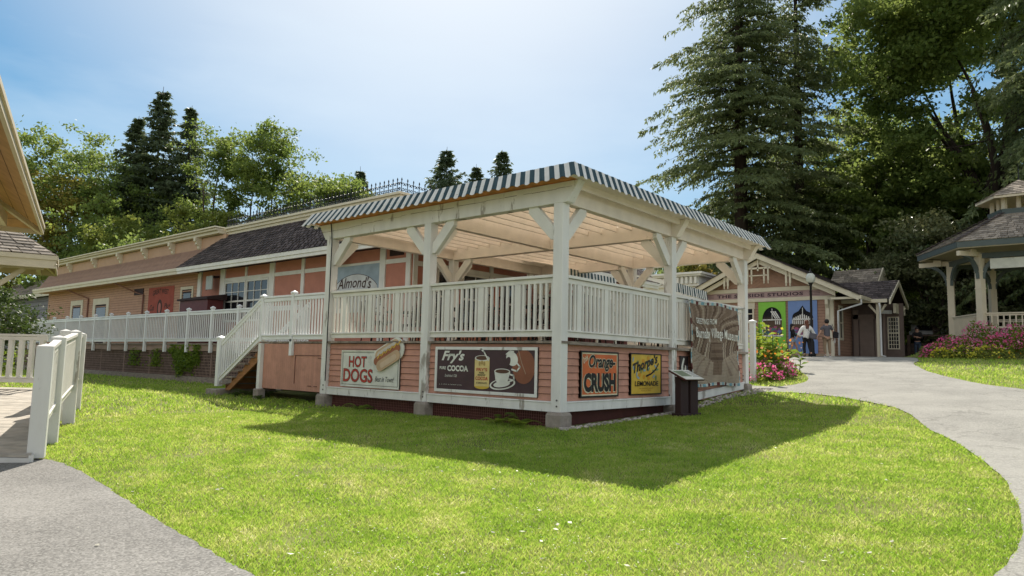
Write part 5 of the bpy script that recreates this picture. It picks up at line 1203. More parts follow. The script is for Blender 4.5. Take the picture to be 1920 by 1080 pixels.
# ------------------------------------------------------------------ foliage materials
lf_dark  = leafmat('dark_conifer_needles', (.055,.085,.042), (.115,.15,.07), .4, 1.5)
lf_fir   = leafmat('fir_needles', (.085,.12,.05), (.165,.20,.08), .42, 1.6)
lf_maple = leafmat('maple_leaves', (.09,.145,.035), (.185,.24,.065), .5, 1.8)
lf_locust= leafmat('locust_leaves', (.075,.13,.028), (.155,.205,.045), .5, 1.8)
lf_yel   = leafmat('yellow_green_leaves', (.10,.15,.03), (.21,.24,.05), .5, 1.7)
lf_aut   = leafmat('turning_leaves', (.10,.14,.025), (.25,.20,.04), .45, 1.7)
lf_rho   = leafmat('glossy_leaves', (.06,.09,.035), (.20,.21,.10), .3, 1.4, .3)
lf_grn   = leafmat('garden_leaves', (.06,.12,.02), (.20,.27,.03), .5, 1.7)
lf_fern  = leafmat('fern_leaves', (.04,.075,.02), (.09,.13,.03), .35, 1.4)

def rand_dirs(n, g):
    v = g.normal(size=(n,3)); return v/np.linalg.norm(v,axis=1,keepdims=True)
def leaf_quads(P, size, g, flatness=0., aspect=.6, sv=.5):
    """one small kite-shaped leaf per point, random facing"""
    n = len(P); N_ = rand_dirs(n, g); N_[:,2] += flatness; N_ /= np.linalg.norm(N_,axis=1,keepdims=True)
    A = np.cross(N_, rand_dirs(n, g)); A /= np.linalg.norm(A,axis=1,keepdims=True)+1e-9; B = np.cross(N_, A)
    s = (size*g.uniform(1-sv,1+sv,n))[:,None]
    V = np.empty((n,4,3)); V[:,0] = P-A*s; V[:,1] = P+B*s*aspect+N_*s*.15; V[:,2] = P+A*s; V[:,3] = P-B*s*aspect+N_*s*.15
    return V.reshape(-1,3)
def curve(a, b, sag, g, n=6, wob=.06):
    a = np.array(a); b = np.array(b); L = np.linalg.norm(b-a); o = g.normal(size=3)*wob*L
    return [tuple(a+(b-a)*t + np.array([0,0,sag])*math.sin(math.pi*t)*L + o*math.sin(math.pi*t)) for t in np.linspace(0,1,n)]
def broadleaf(name, label, base, H, rx, leafm, seed, crown_lo=.35, ntip=46, per=420, ls=.16, cr=.26, trunk_r=.28, lean=(0,0), barkm=None, limbs=7, hollow=.45, ry=None, cat='tree', group=None, top=(0,0), zpow=1.0):
    ls *= .76; per = int(per*1.55); g = np.random.default_rng(seed); rr = random.Random(seed); barkm = barkm or bark; ry = ry or rx
    t = empty(name, base, rr.uniform(0,6.28) if False else 0, label, cat, group); zc = H*(1+crown_lo)/2; rz_c = H*(1-crown_lo)/2
    tb = MB(); fork = H*crown_lo*.75+H*.06
    top_ = (lean[0]*fork, lean[1]*fork, fork); tb.tube(curve((0,0,-.4), top_, 0, g, 5, .02), [trunk_r*1.25,trunk_r,trunk_r*.9,trunk_r*.85,trunk_r*.8], 9)
    ends = []
    for i in range(limbs):
        a = 2*math.pi*(i+g.uniform(-.3,.3))/limbs; q = g.uniform(.25,.62); z = fork+(H-fork)*g.uniform(.25,.72)
        if i == 0: q, z = .08, H*.82
        e = (top_[0]+math.cos(a)*rx*q+top[0]*.5, top_[1]+math.sin(a)*ry*q+top[1]*.5, z); pts = curve(top_, e, -.03, g, 7, .05)
        r0 = trunk_r*g.uniform(.42,.62); tb.tube(pts, [r0*(1-.8*k/6) for k in range(7)], 6)
        ends += [(p, r0*(1-.8*k/6)) for k,p in enumerate(pts)][2:]
    E = np.array([e[0] for e in ends]); L = []
    for i in range(ntip):
        d = rand_dirs(1,g)[0]; r_ = (hollow+(1-hollow)*g.random()**.6)
        if d[2] < -.2 and g.random() < .5: d[2] *= -.6
        wz = d[2]
        p = np.array([top_[0]+top[0]*(wz+1)/2+d[0]*rx*r_, top_[1]+top[1]*(wz+1)/2+d[1]*ry*r_, zc+wz*rz_c*r_])
        k = int(np.argmin(np.linalg.norm(E-p,axis=1)+np.maximum(0,E[:,2]-p[2])*1.5)); pts = curve(E[k], p, .05, g, 5, .08)
        r0 = min(ends[k][1]*.6, .09*H/14); tb.tube(pts, [max(.012,r0*(1-.85*j/4)) for j in range(5)], 4, caps=False)
        c_ = cr*rx*g.uniform(.6,1.25); m = int(per*g.uniform(.6,1.3))
        # sub-clusters give light and dark clumps
        sub = g.normal(size=(7,3))*c_*np.array([.62,.62,.36])+p; w = g.integers(0,7,m)
        L.append(sub[w]+g.normal(size=(m,3))*c_*np.array([.30,.30,.17]))
        for s_ in sub[:4]: tb.tube([tuple(p),tuple((p+s_)/2+g.normal(size=3)*.05),tuple(s_)], [.02,.014,.006], 3, caps=False)
    tb.build('trunk', barkm, t, smooth=True)
    P = np.concatenate(L); quads_mesh('crown', leaf_quads(P, ls, g, .5), leafm, t); return t
def conifer(name, label, base, H, R0, leafm, seed, z0=.08, step=.55, nb=5, ls=.30, droop=.22, dens=1.0, trunk_r=.3, power=.8, ragged=.35, cat='tree', group=None, hang=.5, barkm=None, fine=1.0):
    g = np.random.default_rng(seed); t = empty(name, base, 0, label, cat, group); tb = MB()
    tb.tube([(0,0,-.4),(g.normal()*.05,g.normal()*.05,H*.5),(0,0,H)], [trunk_r,trunk_r*.6,.02], 8)
    Q = []; z = H*z0
    while z < H*.985:
        f = 1-z/H; Lm = R0*f**power+.12
        for i in range(nb):
            a = g.uniform(0,2*math.pi); L = Lm*g.uniform(1-ragged,1+ragged*.45); d = np.array([math.cos(a),math.sin(a),0]); s_ = np.array([-d[1],d[0],0])
            up = (.30 if f < .25 else .10)*L; n = max(3,int(L/.45*dens)); 
            def pt(u): return np.array([0,0,z])+d*L*u+np.array([0,0,up*u-droop*L*u*u*1.3+.10*L*max(0,u-.7)])
            if L > R0*.25: tb.tube([tuple(pt(u)) for u in (0,.35,.7,1)], [.012+.02*L*.5,.01+.012*L*.4,.012,.005], 4, caps=False)
            nt_ = int(n*4.2); ut = np.clip(g.uniform(.10,1.02,nt_),0,1); st_ = g.choice([-1,1],nt_)
            for j in range(nt_):
                # a side twig that droops, set with short sprays hanging from it
                tl = (.10+.34*L*min(1,(1.06-ut[j])*1.5))*g.uniform(.5,1.1); td = d*g.uniform(.25,.75)+s_*st_[j]*g.uniform(.5,1); td /= np.linalg.norm(td); p0 = pt(ut[j])
                m = max(4,int(tl/.11*fine)); w = g.uniform(0,1,m); C_ = p0+td[None]*(tl*w)[:,None]; C_[:,2] -= .35*tl*w*w+g.uniform(0,.04,m)
                dirs = td[None]*g.uniform(.2,.9,(m,1))+np.cross(td,[0,0,1])[None]*g.uniform(-.8,.8,(m,1)); dirs[:,2] = -g.uniform(.0,hang,m)*1.5; dirs += g.normal(size=(m,3))*.15
                dirs /= np.linalg.norm(dirs,axis=1,keepdims=True); ln = ls*g.uniform(.4,1.2,m)[:,None]; W_ = np.cross(dirs, rand_dirs(m,g)); W_ /= np.linalg.norm(W_,axis=1,keepdims=True)+1e-9; W_ *= ls*.16
                V = np.empty((m,4,3)); V[:,0] = C_-W_*.4; V[:,1] = C_+dirs*ln*.5-W_; V[:,2] = C_+dirs*ln; V[:,3] = C_+dirs*ln*.45+W_; Q.append(V.reshape(-1,3))
        z += step*g.uniform(.7,1.3)*(.55+.45*f+.1)
    tb.build('trunk', barkm or barkd, t, smooth=True); quads_mesh('crown', np.concatenate(Q), leafm, t); return t

def G(x,y): return (x,y,gh(x,y))
# trees beyond the long building, from left to right
broadleaf('locust_tree','tall airy tree with spreading dark limbs behind the left end of the long building',(-62.8,12.4,-.3),21.8,6.6,lf_locust,3,.34,52,300,.17,.24,.36,limbs=9,hollow=.35)
broadleaf('locust_tree','slender umbrella shaped tree just right of the dark spruces',(-49.8,18.7,-.2),21.0,3.0,lf_locust,5,.55,26,260,.14,.34,.24,limbs=6,hollow=.3)
broadleaf('locust_tree','airy tree rising right of the slender umbrella shaped tree',(-46.2,21.3,-.2),21.2,4.2,lf_locust,8,.40,34,280,.16,.30,.26,limbs=7,hollow=.3)
broadleaf('broadleaf_tree','broad green tree behind the left part of the iron cresting',(-42.3,25.0,-.2),17.2,5.2,lf_locust,12,.25,44,330,.17,.26,.28,hollow=.3)
broadleaf('broadleaf_tree','leafy tree behind the middle of the iron cresting',(-37,27,-.2),14.6,4.2,lf_yel,14,.2,34,300,.17,.28,.24,hollow=.3)
conifer('spruce_tree','left of the three dark spruces',(-61.6,16.4,-.3),23.4,6.8,lf_dark,21,.05,.55,7,.42,dens=1.1,ragged=.5,droop=.12,power=.92)
conifer('spruce_tree','tallest middle one of the three dark spruces',(-59.6,17.6,-.3),26.2,7.4,lf_dark,22,.05,.55,7,.42,dens=1.1,ragged=.55,droop=.12,power=.92)
conifer('spruce_tree','right of the three dark spruces',(-57.4,19.4,-.3),24.4,7.0,lf_dark,23,.05,.55,7,.42,dens=1.1,ragged=.5,droop=.12,power=.92)
for (x,y,H,r_),l in zip([(-61.5,42.2,24.2,3.2),(-52.7,48.3,26.6,5.4),(-50.1,50.8,24.6,3.4),(-47.6,52.7,26.4,5.0)],['small pointed conifer top beyond the corner of the iron cresting','widest pointed conifer top above the striped canopy','smallest conifer top above the striped canopy','rightmost pointed conifer top above the striped canopy']):
    conifer('distant_conifer',l,(x,y,0),H,r_*2.1,lf_dark,int(abs(x)*3),.30,.65,7,.5,dens=.8,droop=.05,power=.95,ragged=.4)
broadleaf('turning_tree','tree with orange tinted leaves at the edge of the entrance canopy',(-60.5,10.9,-.3),17.0,4.4,lf_aut,31,.15,44,330,.17,.27,.28,hollow=.3)
broadleaf('dark_tree','low dark tree between the locust trunks',(-56,12.6,-.3),10.5,4.5,lf_maple,32,.1,36,300,.18,.3,.28,hollow=.3)
broadleaf('yellow_green_tree','bright yellow green small tree in front of the spruces',(-50.2,12.2,-.3),11.6,4.6,lf_yel,33,.12,40,330,.16,.27,.2,hollow=.3)
broadleaf('yellow_green_tree','yellow green tree under the slender umbrella shaped tree',(-44.5,16.2,-.3),12.6,4.6,lf_yel,34,.12,42,330,.16,.27,.2,hollow=.3)
broadleaf('yellow_green_tree','light green tree low behind the iron cresting',(-40.2,20.0,-.3),12.0,4.3,lf_yel,35,.12,40,330,.16,.27,.2,hollow=.3)
broadleaf('dark_tree','dark bushy tree low behind the roof vent',(-47.5,12.6,-.3),9.6,4.8,lf_maple,36,.05,40,330,.18,.3,.25,hollow=.3)
broadleaf('green_tree','mid green tree filling the gap between the airy tree and the spruces',(-55,12.5,-.3),14.5,5.0,lf_locust,38,.12,44,340,.16,.27,.25,hollow=.3)
broadleaf('green_tree','mid green tree low between the two umbrella shaped trees',(-47.5,19.5,-.3),13.0,4.4,lf_locust,39,.10,40,330,.16,.27,.22,hollow=.3)
broadleaf('green_tree','mid green tree right of the broad tree behind the cresting',(-39.0,28.5,-.3),13.8,4.8,lf_locust,40,.12,40,330,.16,.27,.22,hollow=.3)
# the great firs behind the shop
conifer('fir_tree','huge fir with long drooping boughs left of the twin trunks',(-12.2,38.4,1.2),40,8.2,lf_fir,41,.08,.66,6,.33,droop=.30,dens=.9,fine=1.25,trunk_r=.62,power=.58,ragged=.72,hang=1.0)
conifer('fir_tree','second huge fir standing right of the first behind the shop roof',(-9.8,43.6,1.4),35,5.4,lf_fir,42,.08,.70,6,.33,droop=.26,dens=1.0,fine=1.3,trunk_r=.5,power=.58,ragged=.7,hang=1.0)
conifer('fir_tree','tall fir with hanging boughs at the upper right corner',(6.9,34.5,2.0),38,6.6,lf_fir,43,.10,.66,6,.30,droop=.42,dens=1.0,fine=1.1,trunk_r=.5,power=.5,ragged=.45,hang=1.3)
broadleaf('maple_tree','great dark maple spreading over the shop from a leaning trunk',(2.4,46.0,2.3),31,8.8,lf_maple,63,.30,110,700,.19,.20,.62,lean=(-.05,0),limbs=12,hollow=.35,barkm=barkd,top=(-1.0,0))
broadleaf('maple_tree','dark broad tree between the firs and the great maple',(-7.0,53,1.6),21,7.5,lf_maple,52,.18,64,480,.22,.23,.4,hollow=.3,barkm=barkd)
broadleaf('maple_tree','dark leafy tree directly above the shop roof ridge',(-2.6,49,1.6),16.5,6.0,lf_maple,53,.12,56,460,.2,.25,.35,hollow=.3,barkm=barkd)
broadleaf('turning_tree','maple with a few yellow leaves left of the great maple',(-5.4,46,1.6),15.5,4.4,lf_maple,54,.25,40,380,.2,.27,.3,hollow=.3,barkm=barkd)
broadleaf('rhododendron','large glossy leaved shrub between the shop and the gazebo',(-.6,39.2,1.9),8.8,3.4,lf_rho,55,.06,44,420,.15,.28,.16,hollow=.35,cat='shrub')
broadleaf('rhododendron','lower glossy shrub behind the first gazebo post',(1.6,40.2,1.9),7.0,2.9,lf_rho,56,.06,36,380,.15,.28,.14,hollow=.35,cat='shrub')
broadleaf('dark_tree','dark tree behind the gazebo roof',(8.5,44,2.4),15,6.0,lf_maple,57,.1,50,420,.2,.26,.35,hollow=.3,barkm=barkd)
broadleaf('dark_tree','dark tree filling the gap behind the pickup',(3.5,56,2.4),13,7.0,lf_maple,58,.05,50,420,.22,.26,.35,hollow=.3,barkm=barkd)
broadleaf('turning_shrub','yellow and red shrub beside the white cornice building',(-13.2,33.0,1.4),6.4,2.0,lf_aut,59,.1,26,300,.13,.32,.1,hollow=.3,cat='shrub')
def woods(name, label, strip, zmax, seed, m, n=60000):
    g = np.random.default_rng(seed); (x0,y0),(x1,y1) = strip; k = 180
    t = g.random(k); cx = x0+(x1-x0)*t+g.normal(size=k)*3; cy = y0+(y1-y0)*t+g.normal(size=k)*3; cz = zmax*g.uniform(.02,1,k)*(.7+.3*np.sin(t*17))
    C_ = np.stack([cx,cy,cz],1); w = g.integers(0,k,n); P = C_[w]+g.normal(size=(n,3))*np.array([1.8,1.8,1.3])
    tag(quads_mesh(name, leaf_quads(P,.36,g,.3), m), label, kind='stuff')
woods('far_woodland','dark far woodland behind the shop',((-30,62),(26,64)),13,71,lf_maple,70000)
woods('far_woodland','far woodland behind the long building',((-78,-2),(-44,44)),9,72,lf_locust,60000)

# ------------------------------------------------------------------ shrubs at the left, vines, ferns
broadleaf('flowering_shrub','green shrub with pale flowers at the left edge under the kiosk brace',(-24.3,-2.6,-.3),3.3,1.9,lf_fern,81,.02,34,260,.07,.30,.05,cat='shrub',hollow=.2)
broadleaf('garden_shrub','sunlit shrub seen through the far deck railing',(-21.5,-3.2,-.3),1.6,1.3,lf_grn,82,.02,22,220,.06,.32,.03,cat='shrub',hollow=.2)
def vine(label, x0, x1, z0, z1, seed, n):
    g = np.random.default_rng(seed); t = empty('climbing_vine',((x0+x1)/2,2.19,z0),0,label,'climbing plant')
    b = MB()
    for i in range(7):
        x = (x1-x0)*g.uniform(-.4,.4); b.tube([(x,0,0),(x+g.normal()*.1,-.01,.4*(z1-z0)),(x+g.normal()*.15,-.02,(z1-z0)*.95)],.008,4)
    b.build('stems',bark,t); c = np.stack([(x1-x0)*g.uniform(-.5,.5,14),-.05*np.ones(14),(z1-z0)*g.uniform(.1,1,14)],1)
    P = c[g.integers(0,14,n)]+g.normal(size=(n,3))*np.array([.16,.04,.14]); P[:,2] = np.clip(P[:,2],.02,z1-z0+.1); quads_mesh('leaves',leaf_quads(P,.045,g,.0),lf_grn,t)
vine('leafy vine climbing the brown lattice, the largest patch',-19.4,-17.4,0.0,1.05,91,2600); vine('thin vine tuft on the lattice left of the largest patch',-20.9,-20.4,.35,.9,92,250); vine('small hanging vine further left on the lattice',-23.1,-22.2,.35,.95,93,260)
def fern(x,y,s,label,seed,m=None,z=None,name='fern',nf=13):
    g = np.random.default_rng(seed); t = empty(name,(x,y,gh(x,y) if z is None else z),0,label,'fern' if name=='fern' else 'plant'); V = []
    for i in range(nf):
        a = g.uniform(0,6.28); L = s*g.uniform(.7,1.1); up = g.uniform(.5,1.0)*L
        for u in np.linspace(.12,1,13):
            p = np.array([math.cos(a)*L*u*.8, math.sin(a)*L*u*.8, up*u-up*.65*u*u*1.2]); w = .16*L*math.sin(math.pi*min(1,u*.9+.08))
            sd = np.array([-math.sin(a),math.cos(a),0]); f_ = np.array([math.cos(a),math.sin(a),0])*.05*L
            for q in (-1,1): e = p+sd*q*w+f_; V += [p,p+f_*.7+np.array([0,0,.01]),e,p-f_*.5]
    quads_mesh('fronds',np.array(V),m or lf_fern,t)
fern(-10.35,.25,.75,'large fern in the shade under the stairs',1); fern(-10.0,.5,.6,'fern between the stair stringer and the white support post',2); fern(-10.75,.1,.4,'small fern low beneath the bottom steps',3); fern(-9.35,-.05,.3,'small fern at the foot of the white support post',4)
fern(-.75,-.16,.62,'bright fern beside the corner footing',5,lf_grn); fern(-1.25,-.12,.5,'low fern left of the corner footing fern',6,lf_grn); fern(-5.2,-.12,.42,'weed tuft below the hot dog sign',7,lf_grn); fern(-7.6,-.1,.4,'weed tuft below the hatch',8,lf_grn); fern(-12.2,1.2,.35,'fern left of the concrete stair pad',9)

# ------------------------------------------------------------------ flower beds
fl_mats = {n: leafmat(n+'_petals', c1, c2, .35, 1.3) for n,c1,c2 in (('magenta',(.82,.06,.24),(.90,.20,.42)),('pink',(.60,.15,.30),(.75,.35,.45)),('yellow',(.58,.54,.03),(.75,.72,.10)),('white_bloom',(.65,.65,.55),(.8,.8,.75)),('orange',(.65,.20,.02),(.75,.35,.04)),('purple',(.40,.02,.20),(.5,.05,.3)))}
def bloom_mound(x,y,r_,h,col,seed,label,grp,n=420,lm=None,name='flower_clump'):
    g = np.random.default_rng(seed); t = empty(name,G(x,y),0,label,'flowers',grp)
    d = rand_dirs(n*2,g); d[:,2] = np.abs(d[:,2]); rr_ = g.random(n*2)**.35
    P = d*rr_[:,None]*np.array([r_,r_,h]); P *= (1+.18*np.sin(d[:,:1]*7+seed)); quads_mesh('foliage',leaf_quads(P,.05,g,.3),lm or lf_grn,t)
    d = rand_dirs(n,g); d[:,2] = np.abs(d[:,2])+.1; d /= np.linalg.norm(d,axis=1,keepdims=True); P = d*np.array([r_,r_,h])*g.uniform(.9,1.08,n)[:,None]; k = n//4
    quads_mesh('blooms',leaf_quads(P[:n-k],.034,g,.8,.9),fl_mats[col],t)
    oth = {'magenta':'pink','pink':'magenta','yellow':'yellow','orange':'yellow','purple':'magenta','white_bloom':'pink'}[col]
    quads_mesh('blooms',leaf_quads(P[n-k:],.034,g,.8,.9),fl_mats[oth],t)
# bed at the pavilion corner
grpA = 'bedding flowers in the corner bed'
for i,(x,y,r_,h,c,l) in enumerate([(-.7,10.8,.7,.62,'magenta','magenta flowers low beside the pavilion corner footing'),(-.7,11.8,.7,.66,'pink','pink flowers in the middle of the corner bed'),(-1.05,12.9,.75,.75,'magenta','magenta flowers behind the middle of the corner bed'),(-1.7,14.1,.75,.85,'magenta','magenta flowers at the far right end of the corner bed'),(-1.5,12.4,.9,.8,'white_bloom','white and pink flowers under the canna plants'),(-2.2,14.0,1.0,.9,'magenta','magenta flowers behind the canna plants'),(-1.4,10.2,.8,.6,'pink','pale pink flowers nearest the white newel')]):
    bloom_mound(x,y,r_,h*.85,c,100+i,l,grpA,330)
def canna(x,y,h,seed,label,col='yellow'):
    g = np.random.default_rng(seed); t = empty('canna_plant',G(x,y),0,label,'plant','tall leafy plants in the corner bed'); V = []; b = MB()
    for s_ in range(6):
        bx,by = g.normal()*.22,g.normal()*.22; hh = h*g.uniform(.65,1.05); b.tube([(bx,by,0),(bx*1.2,by*1.2,hh)],[.018,.008],5)
        for k in range(9):
            z = hh*(.2+.75*k/9); a = g.uniform(0,6.28); L = .34*g.uniform(.7,1.1); w = .09; d = np.array([math.cos(a),math.sin(a),0]); q = np.array([-d[1],d[0],0]); p = np.array([bx*1.1,by*1.1,z])
            V += [p,p+d*L*.5+q*w+np.array([0,0,L*.35]),p+d*L+np.array([0,0,L*.25]),p+d*L*.5-q*w+np.array([0,0,L*.35])]
    b.build('stems',bark if False else MATS['fern_leaves'],t); quads_mesh('leaves',np.array(V),lf_grn,t)
    P = np.stack([g.normal(size=34)*.3,g.normal(size=34)*.3,h*g.uniform(.35,1.0,34)],1); quads_mesh('blooms',leaf_quads(P,.045,g,.2,.8),fl_mats[col],t)
canna(-1.15,12.6,1.75,1,'tallest yellow flowered plant in the corner bed'); canna(-.75,12.1,1.35,2,'yellow flowered plant in front of the tallest one'); canna(-1.7,13.2,1.5,3,'leafy plant behind the tallest one'); canna(-.7,11.3,.95,4,'orange flowered leafy plant low at the left of the bed','orange'); canna(-.9,13.6,1.1,5,'leafy plant at the right of the bed','orange')
# bed in front of the gazebo
grpB = 'bedding flowers below the gazebo'
for i,(x,y,r_,h,c,l) in enumerate([(1.75,23.6,.55,.75,'magenta','magenta and yellow flowers at the left tip of the gazebo bed'),(2.3,23.9,.8,1.0,'magenta','magenta flowers left of the first gazebo post'),(2.9,23.6,.8,.95,'pink','pink flowers below the first gazebo post'),(3.3,24.3,.8,1.15,'pink','pink and magenta flowers highest in the gazebo bed'),(4.0,23.7,.8,.85,'magenta','red flowers below the second gazebo post'),(4.9,23.7,.8,.9,'magenta','magenta flowers right of the second gazebo post'),(5.9,23.9,.9,.95,'magenta','magenta flowers at the right edge of the picture'),(4.5,24.2,.8,.9,'pink','pink flowers against the gazebo floor')]):
    bloom_mound(x,y,r_,h*.82,c,120+i,l,grpB,460)
for i,(x,y,r_,h,l) in enumerate([(2.95,22.85,.75,.55,'left golden green leafy mound in front of the gazebo flowers'),(3.75,22.75,.75,.55,'middle golden green leafy mound in front of the gazebo flowers'),(2.1,23.0,.4,.45,'small golden mound at the left tip')]):
    bloom_mound(x,y,r_,h,'yellow',140+i,l,'golden mounds edging the gazebo bed',170,lf_yel)
for i,(x,y,r_,h,l) in enumerate([(4.7,22.7,.8,.5,'dark green leafy mound right of the golden mounds'),(5.9,22.8,.9,.5,'dark green leafy mound at the right edge')]):
    bloom_mound(x,y,r_,h,'orange',150+i,l,'dark mounds edging the gazebo bed',30,lf_fern)

# ------------------------------------------------------------------ people
skin = mat('skin',(.45,.26,.18),.55,.05,8); 
def skinned(name, J, E, m, par, sub=1, root=0):
    """one continuous surface grown on a joint skeleton: J = [(pos, radius or (rx,ry))]"""
    me = bpy.data.meshes.new(name); me.from_pydata([j[0] for j in J], E, []); o = link(bpy.data.objects.new(name, me)); o.modifiers.new('skin','SKIN')
    for i,j in enumerate(J):
        r_ = j[1] if isinstance(j[1],tuple) else (j[1],j[1]); me.skin_vertices[0].data[i].radius = r_
    me.skin_vertices[0].data[root].use_root = True
    s_ = o.modifiers.new('sub','SUBSURF'); s_.levels = sub; s_.render_levels = sub
    dg = bpy.context.evaluated_depsgraph_get(); dg.update(); nm = bpy.data.meshes.new_from_object(o.evaluated_get(dg)); bpy.data.objects.remove(o)
    nm.materials.clear(); nm.materials.append(m); nm.polygons.foreach_set('use_smooth',[True]*len(nm.polygons)); nm.name = name
    q = link(bpy.data.objects.new(name, nm)); q.parent = par; return q
def person(x,y,rz,label,H,pose,top,bottom,hair,shoe,hair_long=False,shorts=False,loose=False,z=None):
    """rz: heading; local +Y is forwards, +X is the right-hand side"""
    t = empty('person',(x,y,gh(x,y) if z is None else z),rz,label,'person'); s = H/1.75; P = pose
    def v(p): return (p[0]*s,p[1]*s,p[2]*s)
    hip, sh = .94, 1.44
    J = [((0,0,hip),(.14,.10)),((0,.0,1.18),(.125,.09)),((0,0,1.36),(.15,.10)),((0,.0,1.50),.055),((0,.02,1.60),.085),((0,.02,1.69),.09)]; E = [(0,1),(1,2),(2,3),(3,4),(4,5)]
    for sx in (-1,1):
        el, ha = P['arm'][0 if sx < 0 else 1]; b0 = len(J)
        J += [((sx*.18,0,sh),.055),((sx*el[0],el[1],el[2]),.042),((sx*ha[0],ha[1],ha[2]),.028)]; E += [(2,b0),(b0,b0+1),(b0+1,b0+2)]
        d = Vector(ha)-Vector(el); d.x *= sx; d.normalize(); h = Vector((sx*ha[0],ha[1],ha[2])); pl_ = h+d*.07; J.append((tuple(pl_),(.036,.018))); E.append((b0+2,b0+3)); pi = b0+3
        sd = d.cross(Vector((sx,0,0.001))).normalized()
        for k,(o_,L_) in enumerate(((-.028,.07),(-.010,.082),(.010,.076),(.027,.06))):
            J.append((tuple(pl_+sd*o_+d*.045),.009)); J.append((tuple(pl_+sd*o_+d*(.03+L_)+Vector((-sx*.018,0,0))),.007)); n = len(J); E += [(pi,n-2),(n-2,n-1)]
        J.append((tuple(h+d*.05+sd*-.045),.010)); J.append((tuple(h+d*.085+sd*-.055),.008)); n = len(J); E += [(b0+2,n-2),(n-2,n-1)]
    legs = []
    for sx in (-1,1):
        kn, an, to = P['leg'][0 if sx < 0 else 1]; b0 = len(J)
        J += [((sx*.09,0,hip-.06),.095),((sx*kn[0],kn[1],kn[2]),.062),((sx*an[0],an[1],an[2]),.040),((sx*to[0],to[1],to[2]),(.04,.028))]; E += [(0,b0),(b0,b0+1),(b0+1,b0+2),(b0+2,b0+3)]; legs.append(b0)
    skinned('body',[(v(p),(tuple(q*s for q in r_) if isinstance(r_,tuple) else r_*s)) for p,r_ in J],E,skin,t,1)
    def face_bits():
        b = MB(); b.lathe(v((0,.105,1.62)),[(.012*s,-.02*s),(.016*s,0),(.004*s,.045*s)],6); 
        for sx in (-1,1): b.lathe(v((sx*.088,.015,1.60)),[(.010*s,-.03*s),(.018*s,0),(.008*s,.03*s)],6)
        b.build('nose_and_ears',skin,t,smooth=True); b = MB()
        for sx in (-1,1): b.lathe(v((sx*.034,.094,1.645)),[(.004*s,-.01*s),(.012*s,0),(.004*s,.01*s)],6)
        b.cbox(v((0,.098,1.565)),.045*s,.012*s,.010*s); b.build('eyes_and_mouth',flat('eye_dark',(.05,.02,.02)),t)
    face_bits()
    def S_(name,J,E,m,sub=1): return skinned(name,[(v(p),(tuple(q*s for q in r_) if isinstance(r_,tuple) else r_*s)) for p,r_ in J],E,m,t,sub)
    ex = .05 if loose else .014; lo = .80 if loose else .92
    J = [((0,0,1.16),(.14+ex,.10+ex)),((0,0,1.38),(.165+ex,.105+ex)),((0,0,1.475),(.075,.07)),((0,-.01,lo),(.155+ex*1.3,.115+ex))]; E = [(0,1),(1,2),(0,3)]
    for sx in (-1,1):
        el,ha = P['arm'][0 if sx < 0 else 1]; b0 = len(J); e_ = Vector((sx*el[0],el[1],el[2])); h_ = Vector((sx*ha[0],ha[1],ha[2])); a_ = Vector((sx*.185,0,1.435))
        sl = P.get('sleeve',.5)
        J.append((tuple(a_),.072+ex*.5)); E.append((1,b0))
        if sl <= .6: J.append((tuple(a_.lerp(e_,.75)),.060+ex*.5)); E.append((b0,b0+1))
        else: J.append((tuple(e_),.052+ex*.5)); J.append((tuple(e_.lerp(h_,.8)),.045+ex*.6)); E += [(b0,b0+1),(b0+1,b0+2)]
    S_('top',J,E,top)
    J = [((0,0,.95),(.152,.115))]; E = []
    for sx in (-1,1):
        kn,an,to = P['leg'][0 if sx < 0 else 1]; b0 = len(J); k_ = Vector((sx*kn[0],kn[1],kn[2])); a_ = Vector((sx*an[0],an[1],an[2])); h_ = Vector((sx*.09,0,.86)); J.append((tuple(h_),.108)); E.append((0,b0))
        if shorts: J.append((tuple(h_.lerp(k_,.38)),.105)); E.append((b0,b0+1))
        else: J += [(tuple(k_),.080),(tuple(k_.lerp(a_,.85)),.066)]; E += [(b0,b0+1),(b0+1,b0+2)]
    S_('shorts' if shorts else 'trousers',J,E,bottom)
    for i,sx in enumerate((-1,1)):
        kn,an,to = P['leg'][i]; S_('shoe',[((sx*an[0],an[1]-.03,an[2]-.035),.046),((sx*to[0],to[1],to[2]),(.046,.032)),((sx*an[0],an[1],an[2]+.03),.045)],[(0,1),(0,2)],shoe)
    b = MB(); prof = [(math.sin(math.pi*k/9)*.104*s, -math.cos(math.pi*k/9)*.112*s) for k in range(10)]; prof[0] = (.004*s,-.112*s); prof[-1] = (.004*s,.112*s)
    b.lathe((0,-.022*s,1.672*s), prof, 14); b.build('hair',hair,t,smooth=True)
    if hair_long: S_('hair',[((0,-.05,1.66),(.098,.07)),((0,-.085,1.48),(.105,.05)),((0,-.10,1.33),(.085,.04))],[(0,1),(1,2)],hair)
    return t
walk = {'arm':[((.27,-.02,1.17),(.42,.02,.93)),((.27,-.06,1.17),(.33,-.02,.93))],'leg':[((.10,.10,.50),(.10,.02,.09),(.10,.15,.035)),((.10,-.03,.50),(.10,-.28,.14),(.10,-.20,.03))]}
wA = dict(walk, sleeve=1.0); wA['arm'] = [((.30,.03,1.20),(.40,.10,.98)),((.31,-.02,1.17),(.46,-.02,.93))]
wB = {'arm':[((.31,-.02,1.17),(.46,-.02,.93)),((.26,-.05,1.17),(.30,.04,.92))],'leg':[((.10,.04,.50),(.09,.0,.09),(.10,.13,.035)),((.10,-.01,.50),(.09,-.10,.09),(.10,.02,.035))],'sleeve':.5}
hd = YAW+R(-2)
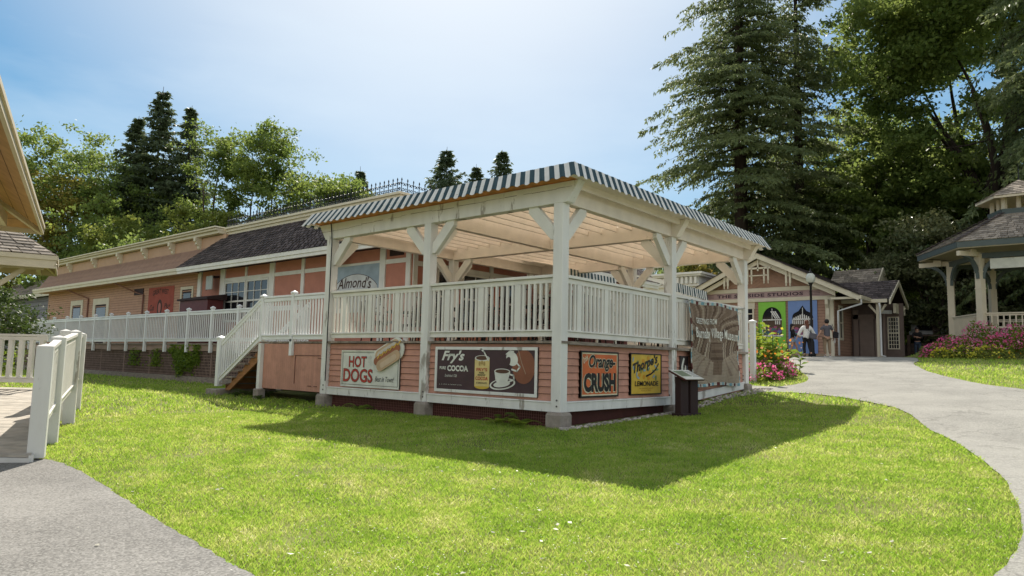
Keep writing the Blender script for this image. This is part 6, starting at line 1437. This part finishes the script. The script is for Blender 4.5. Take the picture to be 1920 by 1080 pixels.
blk = flat('black_cloth',(.018,.016,.018),.85); wht = flat('white_cloth',(.70,.69,.66),.85); gry = flat('charcoal_cloth',(.10,.095,.11),.85); kha = flat('khaki_cloth',(.28,.20,.13),.85); den = flat('pale_denim',(.38,.50,.62),.85); brh = flat('auburn_hair',(.13,.045,.025),.6); blh = flat('black_hair',(.015,.012,.012),.6); wsh = flat('white_shoe',(.6,.6,.58))
pw_ = person(-3.2,23.3,hd,'woman with long auburn hair in loose white blouse, walking hand in hand',1.66,wA,wht,blk,brh,blk,True,loose=True)
pm_ = person(-2.5,23.9,hd,'man in charcoal shirt and khaki trousers with a shoulder bag, hand in hand',1.70,wB,gry,kha,blh,wsh)
sideP = {'arm':[((.22,.10,1.17),(.14,.28,1.10)),((.22,.08,1.16),(.14,.26,1.08))],'leg':[((.10,.20,.52),(.10,.26,.10),(.10,.39,.045)),((.10,-.02,.50),(.10,-.24,.12),(.10,-.13,.03))],'sleeve':1.0}
person(-5.05,27.0,-math.pi/2+.25,'woman in black top and pale denim shorts walking past the blue shop front',1.64,sideP,blk,den,blh,wsh,True,True)
crossP = {'arm':[((.24,.08,1.17),(-.02,.22,1.20)),((.24,.08,1.15),(-.02,.24,1.15))],'leg':[((.10,.02,.50),(.10,0,.09),(.11,.13,.035)),((.10,.02,.50),(.10,0,.09),(.11,.13,.035))],'sleeve':1.0}
person(-.62,33.7,math.pi+YAW-.5,'person in black jacket and dark jeans standing with arms crossed by the fence',1.66,crossP,blk,flat('dark_denim',(.05,.07,.11),.85),blh,wsh)
def bag(par,name,label,pts,strap,m):
    t = empty(name,par.location,par.rotation_euler.z,label,'bag'); b = MB(); b.prism(pts,(0,.12,0)); b.build('body',m,t,bevel=.02); b = MB(); b.tube(strap,.012,5); b.build('strap',m,t)
bag(pm_,'shoulder_bag','black shoulder bag on the man in the charcoal shirt',[(.22,-.20,.88),(.44,-.20,.86),(.46,-.20,1.12),(.24,-.20,1.18)],[(.18,-.13,1.50),(.24,-.15,1.35),(.30,-.15,1.15)],blk)
bag(pw_,'crossbody_bag','dark grey bag across the back of the woman in the white blouse',[(.0,-.32,.86),(.30,-.32,.80),(.36,-.32,1.04),(.05,-.32,1.10)],[(-.12,-.14,1.48),(-.02,-.19,1.28),(.10,-.22,1.08)],gry)
t = empty('folded_paper',pm_.location,pm_.rotation_euler.z,'folded white paper in the man\'s right hand','paper'); b = MB(); b.cbox((.34,.02,.78),.02,.12,.26); b.build('sheet',wht,t)

grass(); litter_and_sparkle()
